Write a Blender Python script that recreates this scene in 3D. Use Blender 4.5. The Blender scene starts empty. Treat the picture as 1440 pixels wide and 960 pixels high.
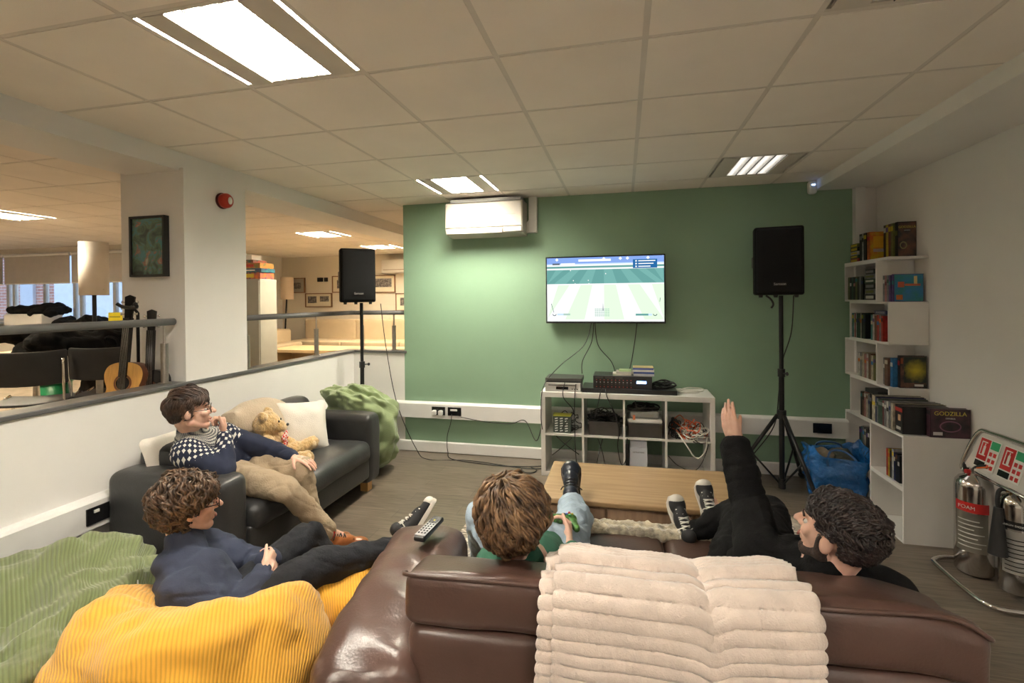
import bpy, math, random
from mathutils import Vector, Matrix, Euler, noise
V=Vector; PI=math.pi; rad=math.radians
random.seed(7)
COL=bpy.context.scene.collection
WM={}
# ---------------------------------------------------------------- materials
MATS={}
def mat(name,col,rough=.5,metal=0.,var=0.,vscale=8.,bump=0.,bscale=40.,col2=None,spec=None,emit=None,estr=0.,alpha=None,trans=0.,sheen=0.,coat=0.,stretch=None,dist=.01):
    if name in MATS: return MATS[name]
    m=bpy.data.materials.new(name); m.use_nodes=True; nt=m.node_tree; b=nt.nodes['Principled BSDF']
    b.inputs['Base Color'].default_value=(*col,1); b.inputs['Roughness'].default_value=rough; b.inputs['Metallic'].default_value=metal
    if spec is not None: b.inputs['Specular IOR Level'].default_value=spec
    if trans: b.inputs['Transmission Weight'].default_value=trans
    if sheen: b.inputs['Sheen Weight'].default_value=sheen
    if coat: b.inputs['Coat Weight'].default_value=coat
    if emit: b.inputs['Emission Color'].default_value=(*emit,1); b.inputs['Emission Strength'].default_value=estr
    tc=nt.nodes.new('ShaderNodeTexCoord'); mp=nt.nodes.new('ShaderNodeMapping'); nt.links.new(tc.outputs['Object'],mp.inputs[0])
    if stretch: mp.inputs['Scale'].default_value=stretch
    n=nt.nodes.new('ShaderNodeTexNoise'); n.inputs['Scale'].default_value=vscale; n.inputs['Detail'].default_value=4; nt.links.new(mp.outputs[0],n.inputs[0])
    r=nt.nodes.new('ShaderNodeValToRGB'); nt.links.new(n.outputs[0],r.inputs[0])
    c2=col2 if col2 else tuple(max(0,c*(1-var)) for c in col); c1=col if col2 else tuple(min(1,c*(1+var*.5)) for c in col)
    r.color_ramp.elements[0].position=.35; r.color_ramp.elements[0].color=(*c2,1); r.color_ramp.elements[1].position=.65; r.color_ramp.elements[1].color=(*c1,1)
    nt.links.new(r.outputs[0],b.inputs['Base Color'])
    if bump:
        n2=nt.nodes.new('ShaderNodeTexNoise'); n2.inputs['Scale'].default_value=bscale; n2.inputs['Detail'].default_value=3; nt.links.new(mp.outputs[0],n2.inputs[0])
        bu=nt.nodes.new('ShaderNodeBump'); bu.inputs['Strength'].default_value=bump; bu.inputs['Distance'].default_value=dist
        nt.links.new(n2.outputs[0],bu.inputs['Height']); nt.links.new(bu.outputs[0],b.inputs['Normal'])
    MATS[name]=m; return m
def emat(name,col,s):
    if name in MATS: return MATS[name]
    m=bpy.data.materials.new(name); m.use_nodes=True; nt=m.node_tree; nt.nodes.clear()
    o=nt.nodes.new('ShaderNodeOutputMaterial'); e=nt.nodes.new('ShaderNodeEmission'); n=nt.nodes.new('ShaderNodeRGB'); n.outputs[0].default_value=(*col,1)
    e.inputs[1].default_value=s; nt.links.new(n.outputs[0],e.inputs[0]); nt.links.new(e.outputs[0],o.inputs[0]); MATS[name]=m; return m
def wave_bump(name,col,var,period,angle=(0,0,0),strength=.8,dist=.004,distort=1.5,rough=.9,vscale=5.,sheen=.3,radial=False):
    """corduroy: fine parallel ribs with colour variation"""
    m=mat(name,col,rough,var=var,vscale=vscale,sheen=sheen); nt=m.node_tree; b=nt.nodes['Principled BSDF']
    tc=nt.nodes.new('ShaderNodeTexCoord'); mp=nt.nodes.new('ShaderNodeMapping'); mp.inputs['Rotation'].default_value=[rad(a) for a in angle]
    nt.links.new(tc.outputs['UV'],mp.inputs[0]); w=nt.nodes.new('ShaderNodeTexWave')
    w.inputs['Scale'].default_value=1/period/3.18; w.inputs['Distortion'].default_value=distort; w.inputs['Detail'].default_value=1; w.inputs['Detail Scale'].default_value=.12
    w.bands_direction='X'
    nt.links.new(mp.outputs[0],w.inputs[0])
    bu=nt.nodes.new('ShaderNodeBump'); bu.inputs['Strength'].default_value=strength; bu.inputs['Distance'].default_value=dist
    nt.links.new(w.outputs['Fac'],bu.inputs['Height']); nt.links.new(bu.outputs[0],b.inputs['Normal'])
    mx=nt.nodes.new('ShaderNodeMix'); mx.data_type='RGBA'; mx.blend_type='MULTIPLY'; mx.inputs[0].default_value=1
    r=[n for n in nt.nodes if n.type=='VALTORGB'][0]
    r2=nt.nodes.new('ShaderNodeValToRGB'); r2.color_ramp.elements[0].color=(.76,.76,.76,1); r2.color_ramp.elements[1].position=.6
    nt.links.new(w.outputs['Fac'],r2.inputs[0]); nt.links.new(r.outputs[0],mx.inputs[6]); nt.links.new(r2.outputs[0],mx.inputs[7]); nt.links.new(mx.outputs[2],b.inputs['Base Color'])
    return m
def N(nt,t,**k):
    n=nt.nodes.new('ShaderNode'+t)
    for a,v in k.items(): setattr(n,a,v)
    return n
def math_(nt,op,a,b=None,c=None):
    n=nt.nodes.new('ShaderNodeMath'); n.operation=op
    for i,x in enumerate((a,b,c)):
        if x is None: continue
        if hasattr(x,'links'): nt.links.new(x,n.inputs[i])
        else: n.inputs[i].default_value=x
    return n.outputs[0]
# ---------------------------------------------------------------- mesh builder
class MB:
    def __init__(s,parent=None,M=None):
        s.v=[];s.f=[];s.fm=[];s.sm=[];s.mats=[];s.mi=0
        s.M=WM[parent].copy() if parent is not None else Matrix()
        if M is not None: s.M=s.M@M
    def use(s,m):
        if m not in s.mats: s.mats.append(m)
        s.mi=s.mats.index(m); return s
    def add(s,vs,fs,smooth=False):
        b=len(s.v); s.v+=[s.M@V(p) for p in vs]
        for f in fs: s.f.append([i+b for i in f]); s.fm.append(s.mi); s.sm.append(smooth)
        return s
    def bb(s,lo,hi):
        x0,y0,z0=lo;x1,y1,z1=hi
        return s.add([(x0,y0,z0),(x1,y0,z0),(x1,y1,z0),(x0,y1,z0),(x0,y0,z1),(x1,y0,z1),(x1,y1,z1),(x0,y1,z1)],[(0,3,2,1),(4,5,6,7),(0,1,5,4),(1,2,6,5),(2,3,7,6),(3,0,4,7)])
    def box(s,c,d,R=None):
        c=V(c);h=V(d)/2;R=R or Matrix.Identity(3)
        vs=[c+R@V((sx*h.x,sy*h.y,sz*h.z)) for sz in(-1,1) for sx,sy in((-1,-1),(1,-1),(1,1),(-1,1))]
        return s.add(vs,[(0,3,2,1),(4,5,6,7),(0,1,5,4),(1,2,6,5),(2,3,7,6),(3,0,4,7)])
    def quad(s,a,b,c,d): return s.add([a,b,c,d],[(0,1,2,3)])
    def cyl(s,p0,p1,r0,r1=None,n=16,smooth=True):
        p0=V(p0);p1=V(p1);r1=r0 if r1 is None else r1
        z=(p1-p0).normalized(); x=z.orthogonal().normalized(); y=z.cross(x)
        vs=[p+ (x*math.cos(2*PI*i/n)+y*math.sin(2*PI*i/n))*r for p,r in((p0,r0),(p1,r1)) for i in range(n)]
        fs=[(i,(i+1)%n,n+(i+1)%n,n+i) for i in range(n)]
        s.add(vs,fs,smooth); return s.add(vs,[tuple(range(n-1,-1,-1)),tuple(range(n,2*n))],False)
    def tube(s,pts,r,n=8,rs=None,closed=False,curve=0):
        pts=[V(p) for p in pts]
        if curve: pts=smooth_path(pts,curve,closed)
        m=len(pts); rs=rs or [r]*m
        if len(rs)!=m: rs=[rs[0]+(rs[-1]-rs[0])*i/(m-1) for i in range(m)]
        t=(pts[1]-pts[0]).normalized(); x=t.orthogonal().normalized(); vs=[]
        for i,p in enumerate(pts):
            a=pts[i-1] if (i or closed) else p; b=pts[(i+1)%m] if (i<m-1 or closed) else p
            tt=(b-a).normalized() if (b-a).length>1e-9 else t
            x=(x-tt*x.dot(tt)); x=x.normalized() if x.length>1e-6 else tt.orthogonal().normalized(); y=tt.cross(x)
            vs+=[p+(x*math.cos(2*PI*k/n)+y*math.sin(2*PI*k/n))*rs[i] for k in range(n)]
        fs=[(i*n+k,i*n+(k+1)%n,((i+1)%m)*n+(k+1)%n,((i+1)%m)*n+k) for i in range(m if closed else m-1) for k in range(n)]
        if not closed: fs+=[tuple(range(n-1,-1,-1)),tuple(range((m-1)*n,m*n))]
        return s.add(vs,fs,True)
    def ell(s,c,r,R=None,n=16,m=10):
        c=V(c); r=V(r) if hasattr(r,'__len__') else V((r,r,r)); R=R or Matrix.Identity(3)
        vs=[c+R@V((0,0,-r.z))]
        for j in range(1,m):
            a=-PI/2+PI*j/m
            vs+=[c+R@V((r.x*math.cos(a)*math.cos(2*PI*i/n),r.y*math.cos(a)*math.sin(2*PI*i/n),r.z*math.sin(a))) for i in range(n)]
        vs.append(c+R@V((0,0,r.z))); L=len(vs)-1
        fs=[(0,1+(i+1)%n,1+i) for i in range(n)]+[(1+(j*n)+i,1+j*n+(i+1)%n,1+(j+1)*n+(i+1)%n,1+(j+1)*n+i) for j in range(m-2) for i in range(n)]+[(L,1+(m-2)*n+i,1+(m-2)*n+(i+1)%n) for i in range(n)]
        return s.add(vs,fs,True)
    def cap(s,p0,p1,r0,r1=None,n=12):
        r1=r0 if r1 is None else r1; p0=V(p0);p1=V(p1)
        s.ell(p0,r0,None,n,8); s.ell(p1,r1,None,n,8)
        if (p1-p0).length>1e-5: s.cyl(p0,p1,r0,r1,n)
        return s
    def chain(s,pts,rs,n=12):
        for i in range(len(pts)-1): s.cap(pts[i],pts[i+1],rs[i],rs[i+1],n)
        return s
    def lathe(s,prof,c=(0,0,0),n=24,R=None,sx=1,sy=1):
        c=V(c);R=R or Matrix.Identity(3); m=len(prof)
        vs=[c+R@V((r*sx*math.cos(2*PI*i/n),r*sy*math.sin(2*PI*i/n),z)) for r,z in prof for i in range(n)]
        fs=[(j*n+i,j*n+(i+1)%n,(j+1)*n+(i+1)%n,(j+1)*n+i) for j in range(m-1) for i in range(n)]
        return s.add(vs,fs,True)
    def prism(s,poly,h,M=None):
        """poly: 2-D outline (x,y), extruded along +z by h"""
        M=M or Matrix(); n=len(poly)
        vs=[M@V((x,y,0)) for x,y in poly]+[M@V((x,y,h)) for x,y in poly]
        return s.add(vs,[tuple(range(n-1,-1,-1)),tuple(range(n,2*n))]+[(i,(i+1)%n,n+(i+1)%n,n+i) for i in range(n)])
    def rbox(s,c,d,r,seg=4,bulge=(0,0,0),nz=0.,nf=6.,R=None,div=8,fn=None,seed=0):
        """soft rounded box: bulging faces, noise wrinkles"""
        c=V(c);h=V(d)/2;R=R or Matrix.Identity(3); r=min(r,h.x*.99,h.y*.99,h.z*.99)
        def ax(hh):
            a=[-hh+ r*(1-math.cos(PI/2*i/seg)) for i in range(seg)]
            core=[-hh+r+(2*(hh-r))*i/div for i in range(div+1)]
            return a+core+[-x for x in reversed(a)]
        A=[ax(h.x),ax(h.y),ax(h.z)]; idx={}; vs=[];fs=[]
        def vert(q):
            k=(round(q[0],6),round(q[1],6),round(q[2],6))
            if k in idx: return idx[k]
            p=V(q); cr=V([max(-h[i]+r,min(h[i]-r,p[i])) for i in range(3)]); dd=p-cr
            out=dd.normalized() if dd.length>1e-9 else V((0,0,0))
            if dd.length>1e-9: p=cr+out*r
            u=[1-(p[i]/h[i])**2 for i in range(3)]
            g=V((p.x/h.x*bulge[0]*max(0,u[1])*max(0,u[2]),p.y/h.y*bulge[1]*max(0,u[0])*max(0,u[2]),p.z/h.z*bulge[2]*max(0,u[0])*max(0,u[1])))
            p=p+g
            if nz: p=p+out*nz*noise.noise(V(q)*nf+V((seed*7.3,seed*3.1,seed)))
            if fn: p=fn(p)
            idx[k]=len(vs); vs.append(c+R@p); return idx[k]
        for a in range(3):
            b,cc=(a+1)%3,(a+2)%3
            for sgn in(-1,1):
                for i in range(len(A[b])-1):
                    for j in range(len(A[cc])-1):
                        q=[]
                        for (ii,jj) in((i,j),(i+1,j),(i+1,j+1),(i,j+1)):
                            p=[0,0,0];p[a]=sgn*h[a];p[b]=A[b][ii];p[cc]=A[cc][jj]; q.append(vert(p))
                        fs.append(tuple(q) if sgn>0 else tuple(reversed(q)))
        return s.add(vs,fs,True)
    def build(s,name,m=None,parent=None,bevel=0,bseg=2,**props):
        me=bpy.data.meshes.new(name)
        inv=WM[parent].inverted() if parent is not None else Matrix()
        me.from_pydata([tuple(inv@p) for p in s.v],[],s.f)
        ms=s.mats if s.mats else [m]
        for x in ms: me.materials.append(x)
        me.polygons.foreach_set('material_index',s.fm); me.polygons.foreach_set('use_smooth',s.sm); me.update()
        o=bpy.data.objects.new(name,me); COL.objects.link(o)
        if parent is not None: o.parent=parent; WM[o]=WM[parent].copy()
        else: WM[o]=Matrix()
        if bevel:
            b=o.modifiers.new('bevel','BEVEL'); b.width=bevel; b.segments=bseg; b.limit_method='ANGLE'; b.angle_limit=rad(40)
            try: o.modifiers.new('wn','WEIGHTED_NORMAL').keep_sharp=True
            except Exception: pass
        for k,v in props.items(): o[k]=v
        return o
    def blob(s,name,m,parent=None,vox=.01,smooth=4,disp=None,**props):
        """fuse all the shapes into one continuous skin"""
        me=bpy.data.meshes.new('t'); me.from_pydata([tuple(p) for p in s.v],[],s.f); o=bpy.data.objects.new('t',me); COL.objects.link(o)
        r=o.modifiers.new('r','REMESH'); r.mode='VOXEL'; r.voxel_size=vox; r.use_smooth_shade=True
        if smooth: q=o.modifiers.new('s','SMOOTH'); q.factor=.5; q.iterations=smooth
        dg=bpy.context.evaluated_depsgraph_get(); nm=bpy.data.meshes.new_from_object(o.evaluated_get(dg)); bpy.data.objects.remove(o); bpy.data.meshes.remove(me)
        if disp:
            ns=[(v.co.copy(),v.normal.copy()) for v in nm.vertices]
            for v,(p,n) in zip(nm.vertices,ns): v.co=p+n*disp(p)
        if parent is not None: nm.transform(WM[parent].inverted())
        nm.materials.clear(); nm.materials.append(m); nm.polygons.foreach_set('use_smooth',[True]*len(nm.polygons)); nm.update(); nm.name=name
        x=bpy.data.objects.new(name,nm); COL.objects.link(x)
        if parent is not None: x.parent=parent; WM[x]=WM[parent].copy()
        else: WM[x]=Matrix()
        for k,v in props.items(): x[k]=v
        return x
def smooth_path(P,k,closed=False):
    out=[];n=len(P)
    for i in range(n if closed else n-1):
        p0=P[(i-1)%n] if (i or closed) else P[i]; p1=P[i]; p2=P[(i+1)%n]; p3=P[(i+2)%n] if (i+2<n or closed) else P[(i+1)%n]
        for j in range(k):
            t=j/k; out.append(.5*((2*p1)+(p2-p0)*t+(2*p0-5*p1+4*p2-p3)*t*t+(3*p1-p0-3*p2+p3)*t**3))
    if not closed: out.append(P[-1])
    return out
def thing(name,label,cat,loc=(0,0,0),rz=0,group=None,parent=None):
    o=bpy.data.objects.new(name,None); COL.objects.link(o); o.empty_display_size=.05
    o.location=loc; o.rotation_euler=(0,0,rz); WM[o]=Matrix.Translation(V(loc))@Matrix.Rotation(rz,4,'Z')
    o['label']=label;o['category']=cat
    if group:o['group']=group
    return o
def tag(o,label,cat,group=None,kind=None):
    o['label']=label;o['category']=cat
    if group:o['group']=group
    if kind:o['kind']=kind
    return o
def st(o): o['kind']='structure'; return o
def copy_tree(o,parent=None):
    c=o.copy(); COL.objects.link(c)
    if parent is not None: c.parent=parent; c.matrix_parent_inverse=o.matrix_parent_inverse.copy()
    WM[c]=WM[o].copy()
    for ch in list(o.children): copy_tree(ch,c)
    return c
def dup(o,loc,rz=None,label=None,group=None):
    c=copy_tree(o); c.location=loc
    if rz is not None: c.rotation_euler=(0,0,rz)
    WM[c]=Matrix.Translation(V(loc))@Matrix.Rotation(c.rotation_euler[2],4,'Z')
    if label:c['label']=label
    if group:c['group']=group
    return c
def text_part(txt,size,M,m,parent,name='lettering',ext=.0008,align='CENTER',label=None):
    cu=bpy.data.curves.new('t','FONT'); cu.body=txt; cu.size=size; cu.extrude=ext; cu.align_x=align; cu.align_y='CENTER'
    o=bpy.data.objects.new('t',cu); COL.objects.link(o)
    dg=bpy.context.evaluated_depsgraph_get(); me=bpy.data.meshes.new_from_object(o.evaluated_get(dg)); bpy.data.objects.remove(o)
    me.transform(M); me.transform(WM[parent].inverted()); me.materials.clear(); me.materials.append(m)
    x=bpy.data.objects.new(name,me); COL.objects.link(x); x.parent=parent; WM[x]=WM[parent].copy()
    if label: x['label']=label
    return x
def frame(o,x,z):
    """matrix: local x along x, local y along z (up), local z = normal"""
    x=V(x).normalized(); y=V(z); y=(y-x*y.dot(x)).normalized(); n=x.cross(y)
    M=Matrix((x,y,n)).transposed().to_4x4(); M.translation=V(o); return M
ORD=['first','second','third','fourth','fifth','sixth','seventh','eighth','ninth','tenth','eleventh','twelfth','thirteenth','fourteenth','fifteenth','sixteenth']
# ---------------------------------------------------------------- camera
cam=bpy.data.cameras.new('camera'); co=bpy.data.objects.new('camera',cam); COL.objects.link(co); bpy.context.scene.camera=co
cam.sensor_width=36; cam.lens=675/1440*36; cam.shift_y=-54.5/1440; cam.clip_start=.05
yw,pt,rl=rad(13.1),rad(.34),rad(-.53)
f_=V((-math.sin(yw)*math.cos(pt),math.cos(yw)*math.cos(pt),-math.sin(pt))); r_=V((math.cos(yw),math.sin(yw),0)); u_=r_.cross(f_)
c_,s_=math.cos(rl),math.sin(rl); r2=c_*r_+s_*u_; u2=-s_*r_+c_*u_
Mc=Matrix((r2,u2,-f_)).transposed().to_4x4(); Mc.translation=V((0,0,1.585)); co.matrix_world=Mc
sc=bpy.context.scene; sc.view_settings.view_transform='Standard'; sc.view_settings.look='None'; sc.view_settings.gamma=1; sc.view_settings.exposure=1.55
try: sc.view_settings.use_curve_mapping=False
except Exception: pass
# ---------------------------------------------------------------- world sky
w=bpy.data.worlds.new('world'); sc.world=w; w.use_nodes=True; nt=w.node_tree; bg=nt.nodes['Background']
sk=nt.nodes.new('ShaderNodeTexSky'); sk.sky_type='HOSEK_WILKIE'; sk.turbidity=6; sk.sun_direction=(.3,.5,.8)
nt.links.new(sk.outputs[0],bg.inputs[0]); bg.inputs[1].default_value=3.5
# ---------------------------------------------------------------- materials of the shell
WHITE=(.78,.76,.73)
m_wall=mat('wall_paint',WHITE,.75,var=.03,vscale=2,bump=.05,bscale=60)
m_green=mat('green_paint',(.235,.365,.250),.6,var=.04,vscale=1.5,bump=.05,bscale=60)
m_ceil=mat('ceiling_tile_paint',(.84,.77,.69),.9,var=.03,vscale=3,bump=.25,bscale=220,dist=.003)
m_tbar=mat('ceiling_bar',(.66,.60,.53),.5,var=.03)
m_trim=mat('trim_white',(.78,.77,.75),.35,var=.02)
m_cap=mat('grey_cap',(.10,.10,.10),.35,var=.1)
m_steel=mat('brushed_steel',(.50,.47,.43),.3,1,var=.1,vscale=30)
m_chrome=mat('chrome',(.72,.70,.68),.12,1,var=.03)
m_black=mat('black_plastic',(.012,.012,.013),.5,var=.2)
m_blackm=mat('black_metal',(.015,.015,.016),.35,.4,var=.2)
m_socket=mat('black_nickel',(.012,.012,.013),.22,var=.1)
def floor_mat():
    m=mat('wood_plank_floor',(.25,.21,.17),.30,spec=.8); nt=m.node_tree; b=nt.nodes['Principled BSDF']; L=nt.links
    geo=N(nt,'NewGeometry'); mp=N(nt,'Mapping'); L.new(geo.outputs['Position'],mp.inputs[0])
    br=N(nt,'TexBrick'); br.offset=.37; br.inputs['Scale'].default_value=1; br.inputs['Brick Width'].default_value=1.22; br.inputs['Row Height'].default_value=.16
    br.inputs['Mortar Size'].default_value=.0015; br.inputs['Mortar'].default_value=(.07,.055,.045,1)
    br.inputs['Color1'].default_value=(.150,.120,.092,1); br.inputs['Color2'].default_value=(.200,.160,.122,1); L.new(mp.outputs[0],br.inputs[0])
    mp2=N(nt,'Mapping'); mp2.inputs['Scale'].default_value=(2.2,26,1); L.new(geo.outputs['Position'],mp2.inputs[0])
    no=N(nt,'TexNoise'); no.inputs['Scale'].default_value=2.2; no.inputs['Detail'].default_value=6; no.inputs['Distortion'].default_value=.8; L.new(mp2.outputs[0],no.inputs[0])
    rp=N(nt,'ValToRGB'); rp.color_ramp.elements[0].position=.3; rp.color_ramp.elements[0].color=(.52,.50,.48,1); rp.color_ramp.elements[1].position=.62; rp.color_ramp.elements[1].color=(1.05,1.05,1.05,1); L.new(no.outputs[0],rp.inputs[0])
    mx=N(nt,'Mix',data_type='RGBA',blend_type='MULTIPLY'); mx.inputs[0].default_value=1; L.new(br.outputs[0],mx.inputs[6]); L.new(rp.outputs[0],mx.inputs[7]); L.new(mx.outputs[2],b.inputs['Base Color'])
    bu=N(nt,'Bump'); bu.inputs['Strength'].default_value=.15; bu.inputs['Distance'].default_value=.003; L.new(no.outputs[0],bu.inputs['Height']); L.new(bu.outputs[0],b.inputs['Normal'])
    return m
m_floor=floor_mat()
YB=4.70; XR=2.11; XL=-2.87; ZC=2.60
# floors
MB().bb((XL,-3,-.1),(XR+.1,YB+.1,0)).build('floor',m_floor,kind='structure')
m_carpet=mat('far_carpet',(.30,.24,.18),.9,var=.2,bump=.2)
f2=MB(); f2.bb((-13,-3,.2),(XL-.12,6.6,.36)); f2.bb((-7.7,6.6,.2),(XL-.12,9.6,.36)); f2.bb((XL-.12,YB+.12,.2),(-1,9.6,.36)); f2.build('floor_upper',m_carpet,kind='structure')
# ceiling: 600 mm tiles in a bar grid, openings where the light fittings sit
OX,OY=-.51,1.94
FIX=[(-2,-1),(-2,3),(2,3),(2,-1),(-2,-5),(2,-5),(-9,-1),(-7,7),(-7,10),(-11,3),(-17,0),(-15,3)]
cb=MB(); cb.use(m_ceil)
ix0,ix1,iy0,iy1=-21,5,-9,13
for i in range(ix0,ix1):
    for j in range(iy0,iy1):
        if (i,j) in FIX or (i<-12 and j>7): continue
        x=OX+.6*i; y=OY+.6*j
        cb.bb((x+.012,y+.012,ZC-.002),(x+.588,y+.588,ZC+.02))
cb.use(m_tbar)
for i in range(ix0,ix1+1): cb.bb((OX+.6*i-.012,OY+.6*iy0,ZC+.0),(OX+.6*i+.012,6.6 if i<-12 else OY+.6*iy1,ZC+.03))
for j in range(iy0,iy1+1): cb.bb((OX+.6*ix0 if j<8 else -7.7,OY+.6*j-.012,ZC+.001),(OX+.6*ix1,OY+.6*j+.012,ZC+.03))
cb.bb((OX+.6*ix0,OY+.6*iy0,ZC+.12),(OX+.6*ix1,6.6,ZC+.16)); cb.bb((-7.7,6.6,ZC+.12),(OX+.6*ix1,OY+.6*iy1,ZC+.16))
cb.build('ceiling',None,kind='structure')
# beam on the left
MB().bb((-3.36,-3,2.475),(XL-.03,9.5,ZC+.005)).build('trim_1',m_wall,kind='structure')
MB().bb((1.63,-3,2.515),(XR+.01,YB,ZC+.005)).build('trim_2',m_wall,kind='structure')
# walls
MB().bb((-2.27,YB,0),(1.925,YB+.14,ZC+.1)).build('wall_back',m_green,kind='structure')
MB().bb((1.925,YB+.0,0),(XR+.1,YB+.14,ZC+.1)).build('wall_back_corner',m_wall,kind='structure')
MB().bb((1.925,YB-.06,.62),(2.0,YB,2.515)).build('trim_3',m_trim,kind='structure')
MB().bb((XR,-3,0),(XR+.12,YB,ZC+.1)).build('wall_right',m_wall,kind='structure')
MB().bb((-13,-3.1,0),(XR+.1,-3,ZC+.1)).build('wall_front',m_wall,kind='structure')
# half wall and pillar
HW=MB(); HW.bb((XL-.12,-3,-.1),(XL,YB+.12,1.03)); HW.bb((XL,YB,-.1),(-2.27,YB+.12,1.03)); HW.build('wall_left',m_wall,kind='structure')
cp=MB(); cp.bb((XL-.14,-3,1.03),(XL+.015,YB+.12,1.056)); cp.bb((XL+.015,YB-.015,1.03),(-2.245,YB+.13,1.056)); cp.build('trim_4',m_cap,bevel=.005,kind='structure')
MB().bb((-3.40,2.64,1.03),(XL+.003,3.18,2.49)).build('wall_pillar',m_wall,kind='structure')
# trunking + skirting
tr=MB()
def prof(mb,a,b,out,z0,z1,d,rr=.02):
    a=V(a);b=V(b);o=V(out)*d; P=[(0,z0),(1,z0+rr*.6),(1,z1-rr),(.8,z1-rr*.4),(.35,z1),(0,z1)]
    vs=[a+o*t+V((0,0,z)) for t,z in P]+[b+o*t+V((0,0,z)) for t,z in P]; n=len(P)
    mb.add(vs,[tuple(range(n)),tuple(range(2*n-1,n-1,-1))]+[(i,i+n,(i+1)%n+n,(i+1)%n) for i in range(n)])
prof(tr,(XL,-3,0),(XL,YB,0),(1,0,0),.355,.53,.065)
prof(tr,(XL+.05,YB,0),(1.87,YB,0),(0,-1,0),.355,.53,.055)
tr.build('trim_5',m_trim,kind='structure')
sk_=MB(); prof(sk_,(XL,-3,0),(XL,YB,0),(1,0,0),0,.115,.018,.012); sk_.build('baseboard_left',m_trim,kind='structure')
sk_=MB(); prof(sk_,(XL,YB,0),(1.93,YB,0),(0,-1,0),0,.115,.018,.012); sk_.build('baseboard_back',m_trim,kind='structure')
sk_=MB(); prof(sk_,(XR,-3,0),(XR,YB,0),(-1,0,0),0,.115,.018,.012); sk_.build('baseboard_right',m_trim,kind='structure')
# far rooms
m_cream=mat('far_wall_paint',(.74,.68,.58),.8,var=.03,vscale=2)
MB().bb((-7.7,9.5,.3),(-1,9.6,2.7)).build('wall_far',m_cream,kind='structure')
MB().bb((-7.7,6.6,.3),(-7.6,9.5,2.7)).build('wall_far_side',m_wall,kind='structure')
MB().bb((-2.27,YB+.14,0),(-2.17,9.5,2.7)).build('wall_far_right',m_cream,kind='structure')
MB().bb((-13.1,-3,.3),(-13,6.6,2.7)).build('wall_far_left',m_cream,kind='structure')
ww=MB()
ww.bb((-13,6.5,.3),(-7.6,6.6,1.28)); ww.bb((-13,6.5,2.5),(-7.6,6.6,2.7)); ww.bb((-7.9,6.5,1.2),(-7.6,6.6,2.6)); ww.bb((-13,6.5,1.28),(-12.6,6.6,2.5))
ww.build('wall_window_side',m_cream,kind='structure')
fr=MB(); m_frame=mat('window_frame_paint',(.55,.58,.62),.4,var=.05)
for x in (-12.6,-11.85,-11.1,-10.95,-10.2,-9.5,-9.35,-8.6,-7.95): fr.bb((x,6.52,1.28),(x+.06,6.58,2.5))
fr.bb((-12.6,6.52,1.26),(-7.9,6.6,1.32)); fr.bb((-12.6,6.52,2.44),(-7.9,6.6,2.5)); fr.bb((-12.6,6.36,1.24),(-7.9,6.52,1.275))
wfr=fr.build('window_1',m_frame,kind='structure')
glass=mat('glass',(.9,.95,.97),.02,trans=1.,spec=.5)
MB().bb((-12.55,6.548,1.32),(-7.95,6.552,2.44)).build('pane',glass,wfr)
# outside brick building
def brick():
    m=mat('brick',(.45,.18,.13),.9); nt=m.node_tree;b=nt.nodes['Principled BSDF'];g=N(nt,'NewGeometry'); sp=N(nt,'SeparateXYZ'); cb_=N(nt,'CombineXYZ')
    nt.links.new(g.outputs['Position'],sp.inputs[0]); nt.links.new(sp.outputs[0],cb_.inputs[0]); nt.links.new(sp.outputs[2],cb_.inputs[1])
    br=N(nt,'TexBrick'); br.inputs['Scale'].default_value=1; br.inputs['Brick Width'].default_value=.26; br.inputs['Row Height'].default_value=.085; br.inputs['Mortar Size'].default_value=.010
    br.inputs['Color1'].default_value=(.42,.16,.12,1); br.inputs['Color2'].default_value=(.55,.24,.17,1); br.inputs['Mortar'].default_value=(.6,.55,.5,1)
    nt.links.new(cb_.outputs[0],br.inputs[0]); nt.links.new(br.outputs[0],b.inputs['Base Color']); return m
bl=thing('brick_building','red brick building with pale window frames seen through the far window','building',(-16,10.5,-1))
MB().bb((-24,10.5,-1),(-15.9,12,7)).build('wall',brick(),bl)
q=MB(); q.bb((-15.85,10.4,-1),(-9.5,12,7)); q.build('wall',mat('pale_cladding',(.75,.77,.82),.6,var=.05),bl,label='pale clad side wall')
for x in(-19.6,-17.2): MB().bb((x,10.42,.9),(x+.5,10.5,2.6)).build('window',m_frame,bl)
m_blind=mat('grey_blind',(.5,.47,.45),.8,var=.04)
for k,(x0,x1) in enumerate(((-12.55,-11.05),(-11.0,-9.45),(-9.4,-7.95))):
    t=thing('roller_blind',['grey roller blind at the left end of the far window','grey roller blind in the middle of the far window','grey roller blind at the right end of the far window, beside the white pillar'][k],'blind',((x0+x1)/2,6.44,1.85))
    MB().bb((x0,6.435,1.96),(x1,6.443,2.46)).build('fabric',m_blind,t); MB().cyl((x0,6.45,2.47),(x1,6.45,2.47),.03).build('roller',m_trim,t); MB().bb((x0,6.43,1.945),(x1,6.448,1.965)).build('bottom_bar',m_trim,t)
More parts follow.
